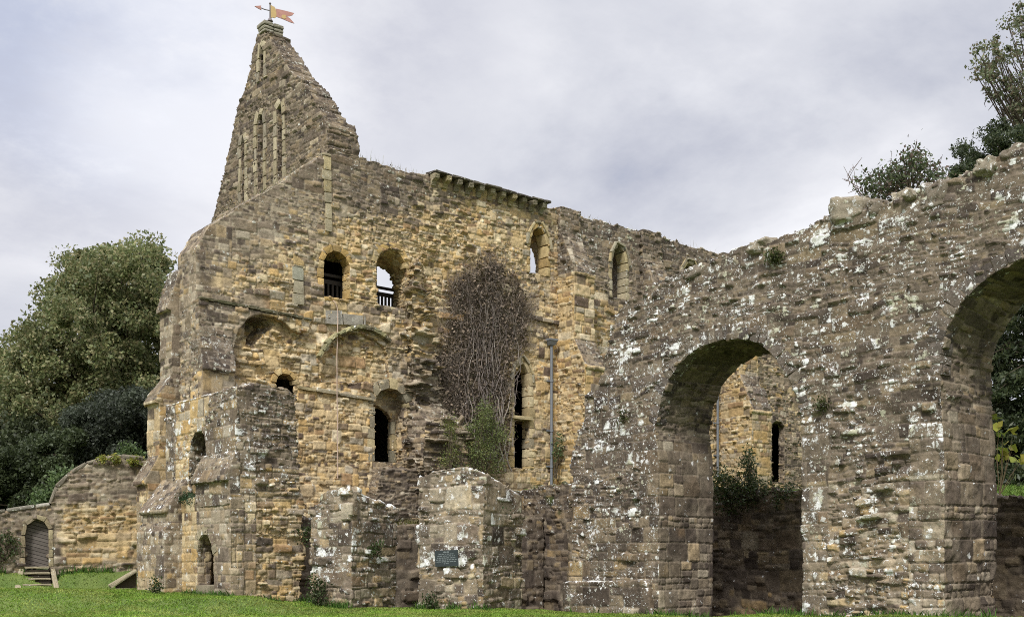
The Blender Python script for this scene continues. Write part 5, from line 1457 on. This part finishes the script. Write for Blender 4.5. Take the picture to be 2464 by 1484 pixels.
# fern on the ledge, tufts at wall feet
shrub('hart_fern', 'dark green fern on the ledge beside the arched recess', 'fern', hx(455, 1205, xl + .1), [hx(px, py, xl + rt.uniform(-.1, .15)) for px, py in sample_poly([(438, 1205), (442, 1192), (460, 1186), (472, 1190), (470, 1205), (450, 1212)], 14, rt)], rt, 30, .10, [(.035, .075, .03), (.05, .09, .04)], .08, aspect=.3)
for i, (px, py, D, lab) in enumerate([(366, 1418, 30.4, 'small green weed at the foot of the raking buttress'), (768, 1455, 29.0, 'dark leafy weed at the left foot of the shorter pier'), (1040, 1462, 28.8, 'small weed at the foot of the plaque pier'), (732, 1300, 30.4, 'dark ivy in the gap left of the shorter pier'), (905, 1335, 29.2, 'small ivy patch on the right side of the shorter pier'), (1200, 1245, 29.4, 'grassy weed on the right side of the plaque pier')]):
    big = py > 1440
    pts_ = [hd(px + rt.uniform(-12, 12) * (1.5 if i == 1 else 1), py - rt.uniform(0, 26 if i != 1 else 60), D + rt.uniform(-.25, .1)) for _ in range(8 if i != 1 else 20)]
    shrub('weed', lab, 'weed', hd(px, py + 4, D), pts_, rt, 26, .075, [(.05, .075, .025), (.07, .10, .035), (.04, .055, .02)], .09)
dg_ = thing('ledge_grass', 'dry yellowish grass hanging on the ledge between the two piers', 'grass', (20.5, YM - 1.0, zl))
Pq = np.stack([rt.uniform(-1.6, 1.6, 900), rt.uniform(-.35, .4, 900), rt.uniform(-.05, .04, 900)], 1)
V, F, cN = blades(Pq, .26, rt, gcols(900, rt, (.17, .16, .06), .35), .01, .7); np_mesh('blades', V, F, GR, dg_, cN)

# ------------------------------------------------------------------ trees on the right
def dir_limb_tree():
    D = 44.0
    foot = hd(2680, 1300, D); foot.z = 2.5
    pts_ = []
    for poly, n in [([(2385, 60), (2420, 25), (2470, 40), (2480, 300), (2440, 300), (2400, 210), (2420, 180), (2385, 140)], 34), ([(2345, 120), (2400, 90), (2420, 160), (2360, 170)], 14), ([(2332, 165), (2380, 150), (2400, 185), (2360, 190)], 9), ([(2370, 215), (2440, 200), (2450, 240), (2385, 235)], 11), ([(2420, 250), (2470, 240), (2470, 310), (2430, 290)], 8), ([(2440, 20), (2600, -100), (2800, 0), (2800, 400), (2480, 380)], 70)]:
        pts_ += [hd(px, py, D + rt.normal() * 1.2) for px, py in sample_poly(poly, n, rt)]
    tree('ash_tree', 'thin-leaved deciduous tree reaching in at the top right corner', foot, pts_, rt, 6400, .13, [(.13, .15, .075), (.17, .18, .09), (.10, .12, .06), (.18, .14, .09)], .36, .35, limbs=130, twig=True)
dir_limb_tree()
def conifer(label, foot, height, radius, r, n, pals, tilt=0):
    t = thing('conifer_tree', label, 'conifer', foot, 0, 'dark conifers behind the arcade')
    V, F, _ = tubes([np.array([(0, 0, -.5), (.05, 0, height * .5), (0, .05, height)])], [np.array([.28, .16, .02])], sides=8); np_mesh('trunk', V, F, BARK, t, smooth=True)
    paths, rd, LC = [], [], []
    nb = int(height * 9)
    for i in range(nb):
        f = (i + r.random()) / nb; z = height * (.04 + .96 * f); a = r.uniform(0, 2 * np.pi)
        L_ = radius * (1 - f) ** .8 * r.uniform(.65, 1.15) + .15
        e = np.array([math.cos(a) * L_, math.sin(a) * L_, z - L_ * .22 + r.uniform(-.1, .25)]); b = np.array([0, 0, z]); m = (b + e) / 2 + np.array([0, 0, .10 * L_])
        paths.append(np.array([b, m, e])); rd.append(np.array([.035, .022, .006]))
        k = int(n / nb * (L_ / radius + .2))
        tt = r.random(k) ** .6
        q = (b[None] * ((1 - tt) ** 2)[:, None] + 2 * m[None] * (tt * (1 - tt))[:, None] + e[None] * (tt ** 2)[:, None])
        side = np.array([-math.sin(a), math.cos(a), 0])
        q = q + side[None] * (r.normal(size=k) * .20 * L_ * (1.1 - tt * .6))[:, None] + np.array([0, 0, -1])[None] * (np.abs(r.normal(size=k)) * .14)[:, None]
        LC.append(q)
    V, F, _ = tubes(paths, rd, sides=5); np_mesh('branch', V, F, BARK, t)
    LC = np.concatenate(LC)
    V, F, c = leaf_arrays(LC, .20, r, leafcol(len(LC), r, pals), .6, .35)
    np_mesh('crown', V, F, LEAF, t, c)
    return t
CONP = [(.045, .062, .028), (.06, .08, .035), (.032, .045, .02), (.085, .10, .042)]
def con(label, px, py_top, D, radius, n):
    p = hd(px, py_top, D); zf = 3.6
    conifer(label, Vector((p.x, p.y, zf)), p.z - zf, radius, rt, n, CONP)
def mass(label, poly, D, n, per, foot_px):
    f_ = hd(*foot_px, D); f_.z = 3.4
    tree('conifer_tree', label, f_, crown_pts(poly, n, rt, D, .8), rt, per, .15, CONP, .40, .2, 'dark conifers behind the arcade', 'conifer', .7, .35, 60, .6, .2)
mass('dark conifer at the right edge, its dense top just above the arcade', [(2372, 395), (2385, 350), (2374, 318), (2380, 300), (2398, 286), (2415, 300), (2425, 320), (2470, 308), (2560, 300), (2560, 440), (2372, 420)], 40, 85, 15000, (2460, 1150))
mass('small conifer whose ragged tip pokes above the arcade', [(2300, 400), (2318, 346), (2330, 352), (2348, 372), (2368, 385), (2380, 420), (2290, 430)], 41, 30, 3800, (2340, 1150))
con('dark conifer filling the right arch at the frame edge', 2500, 420, 37, 3.4, 46000)
con('dark conifer deep in the right arch beside the pier', 2400, 560, 42, 2.8, 34000)
con('broad conifer beyond the frame edge at the right', 2640, 300, 42, 3.2, 24000)
hp = [hd(px, py, 36 + rt.normal() * .5) for px, py in sample_poly([(2370, 1000), (2480, 960), (2560, 960), (2560, 1140), (2370, 1140)], 40, rt)]
tree('yew_tree', 'dark low yew under the conifers, seen through the right arch', hd(2470, 1150, 36), hp, rt, 26000, .12, CONP[:3], .5, .12, cat='tree', limbs=20)
# big pale leaves of a climber inside the right arch
YL = [(.26, .30, .045), (.33, .34, .05), (.20, .26, .05), (.42, .38, .08)]
vf = hx(2405, 1190, XA + ATH + .1)
vt = thing('yellow_climber', 'climber with large yellow-green leaves at the back edge of the right arch', 'climber', vf)
LC = []
for px, py in [(2393, 1002), (2402, 1003), (2398, 1022), (2404, 1020), (2395, 1028), (2402, 1045), (2412, 1044), (2420, 1042), (2432, 1033), (2438, 1038), (2444, 1032), (2400, 1078), (2412, 1070), (2422, 1066), (2430, 1072), (2436, 1080), (2444, 1078), (2420, 1090), (2410, 1096), (2402, 1100), (2416, 1106), (2424, 1100), (2440, 1104), (2454, 1106), (2462, 1102), (2458, 1110), (2408, 1112), (2448, 1098), (2415, 1082)]:
    p = hx(px, py, XA + ATH + rt.uniform(.05, .5)) - vf; LC.append(tuple(p))
V, F, cN = leaf_arrays(np.array(LC), .20, rt, leafcol(len(LC), rt, YL, .15), .2, .85, .2)
np_mesh('foliage', V, F, LEAF, vt, cN)
paths = []
for k in range(0, len(LC), 3):
    e = np.array(LC[k]); paths.append(np.array([(0, 0, 0), e * .5 + rt.normal(size=3) * .06, e]))
V, F, cN = tubes(paths, [np.array([.008, .006, .003])] * len(paths), [np.array((.12, .09, .05))] * len(paths), 4); np_mesh('stem', V, F, TWIG, vt, cN)
# blades on the terrace
n = 60000
X_ = rt.uniform(XW + .5, 46, n); Y_ = rt.uniform(2, 31, n)
Z_ = np.array([terrace_z(a, b) for a, b in zip(X_, Y_)])
V, F, cN = blades(np.stack([X_, Y_, Z_ - .03], 1), .16, rt, gcols(n, rt, (.13, .20, .04), .4), .015, .5)
o = np_mesh('terrace_grass', V, F, GR, None, cN); tag(o, 'rough grass blades on the terrace', 'grass', None, 'stuff')

# ------------------------------------------------------------------ sky, sun, camera
world = bpy.data.worlds.new('World'); SC.world = world; world.use_nodes = True
t = NT(world.node_tree); t.n.clear()
SUN_EL, SUN_AZ = math.radians(46), math.radians(237)     # azimuth clockwise from +y
sky = t('ShaderNodeTexSky', sky_type='NISHITA', sun_disc=False, sun_elevation=SUN_EL, sun_rotation=SUN_AZ, air_density=1.0, dust_density=1.5)
dirv = t('ShaderNodeTexCoord').outputs['Generated']
sx = t('ShaderNodeSeparateXYZ', ins={0: dirv})
# cloud deck: project the direction on a flat layer so that the clouds foreshorten towards the horizon
den = t.math('ADD', t.math('MAXIMUM', sx.outputs['Z'], 0.0), .22)
pl_ = t('ShaderNodeCombineXYZ', ins={0: t.math('DIVIDE', sx.outputs['X'], den), 1: t.math('DIVIDE', sx.outputs['Y'], den), 2: 0.0})
off = t('ShaderNodeVectorMath', operation='ADD', ins={0: pl_.outputs[0], 1: (3.4, 1.7, 0)})
nA = t('ShaderNodeTexNoise', ins={'Vector': off.outputs[0], 'Scale': 1.15, 'Detail': 9.0, 'Roughness': .56, 'Distortion': .25})
nB = t('ShaderNodeTexNoise', ins={'Vector': off.outputs[0], 'Scale': .42, 'Detail': 4.0, 'Roughness': .5})
nC = t('ShaderNodeTexNoise', ins={'Vector': off.outputs[0], 'Scale': 2.6, 'Detail': 10.0, 'Roughness': .64})
v = t.math('ADD', t.math('MULTIPLY', nA.outputs['Fac'], .55), t.math('ADD', t.math('MULTIPLY', nB.outputs['Fac'], .3), t.math('MULTIPLY', nC.outputs['Fac'], .15)))
cr = t('ShaderNodeValToRGB', ins={'Fac': v})
e = cr.color_ramp.elements
e[0].position = .37; e[0].color = (.27, .285, .345, 1)
e[1].position = .62; e[1].color = (.57, .575, .605, 1)
x_ = cr.color_ramp.elements.new(.45); x_.color = (.40, .41, .45, 1)
x_ = cr.color_ramp.elements.new(.52); x_.color = (.475, .48, .51, 1)
# thin spots where the blue comes through
cov = t.ss(v, .30, .40)
skyc = sky.outputs[0]
# an overcast sky is brighter overhead than near the horizon
zen = t.math('MULTIPLY_ADD', t.ss(sx.outputs['Z'], .50, 1.0), 1.3, 1.0)
zen10 = t.math('MULTIPLY', zen, 10.0)
cl = t('ShaderNodeVectorMath', operation='SCALE', ins={0: cr.outputs[0], 'Scale': zen10}).outputs[0]
fin = t.mixc(t.math('MULTIPLY_ADD', cov, .35, .65), skyc, cl)
def toward(px, py, a, b):
    d = Vector(ray(px, py)).normalized()
    dt = t('ShaderNodeVectorMath', operation='DOT_PRODUCT', ins={0: dirv, 1: tuple(d)}).outputs['Value']
    return t.ss(dt, math.cos(math.radians(a)), math.cos(math.radians(b)))
gap = t.math('MULTIPLY', toward(225, 60, 9, 1), t.ss(nC.outputs['Fac'], .36, .56))
fin = t.mixc(t.math('MULTIPLY', gap, .9), fin, (2.5, 3.1, 4.6))
dusk = t.math('MULTIPLY', t.math('MAXIMUM', toward(60, 130, 15, 3), toward(850, 20, 9, 2)), t.ss(nC.outputs['Fac'], .34, .60))
fin = t.mixc(t.math('MULTIPLY', dusk, .75), fin, (3.3, 3.4, 3.95))
bank_ = t.math('MULTIPLY', t.math('MAXIMUM', toward(470, 190, 9, 1), toward(1900, 300, 16, 2)), t.ss(nA.outputs['Fac'], .40, .60))
fin = t.mixc(t.math('MULTIPLY', bank_, .7), fin, (5.8, 5.85, 6.1))
bg = t('ShaderNodeBackground', ins={'Color': fin, 'Strength': 0.1})
t('ShaderNodeOutputWorld', ins={'Surface': bg.outputs[0]})

sl = bpy.data.lights.new('sun', 'SUN'); sl.energy = 2.2; sl.angle = math.radians(11); sl.color = (1.0, .98, .95)
so = bpy.data.objects.new('sun', sl); COL.objects.link(so)
sd = Vector((math.sin(SUN_AZ) * math.cos(SUN_EL), math.cos(SUN_AZ) * math.cos(SUN_EL), math.sin(SUN_EL)))
so.rotation_euler = sd.to_track_quat('Z', 'Y').to_euler(); so.location = (0, 0, 40)

cam = bpy.data.cameras.new('camera'); co_ = bpy.data.objects.new('camera', cam); COL.objects.link(co_)
co_.location = (0, 0, EYE); co_.rotation_euler = (math.radians(90), 0, -TH)
cam.sensor_width = 36; cam.lens = 36 * FOC / 2464
cam.shift_y = (HOR - 742) / 2464
cam.clip_end = 3000; cam.clip_start = .1
SC.camera = co_
SC.view_settings.view_transform = 'Standard'; SC.view_settings.look = 'None'; SC.view_settings.exposure = .80; SC.view_settings.gamma = 1
SC.cycles.use_denoising = False
SC.cycles.filter_width = 1.0
SC.render.resolution_x, SC.render.resolution_y = 1024, 616
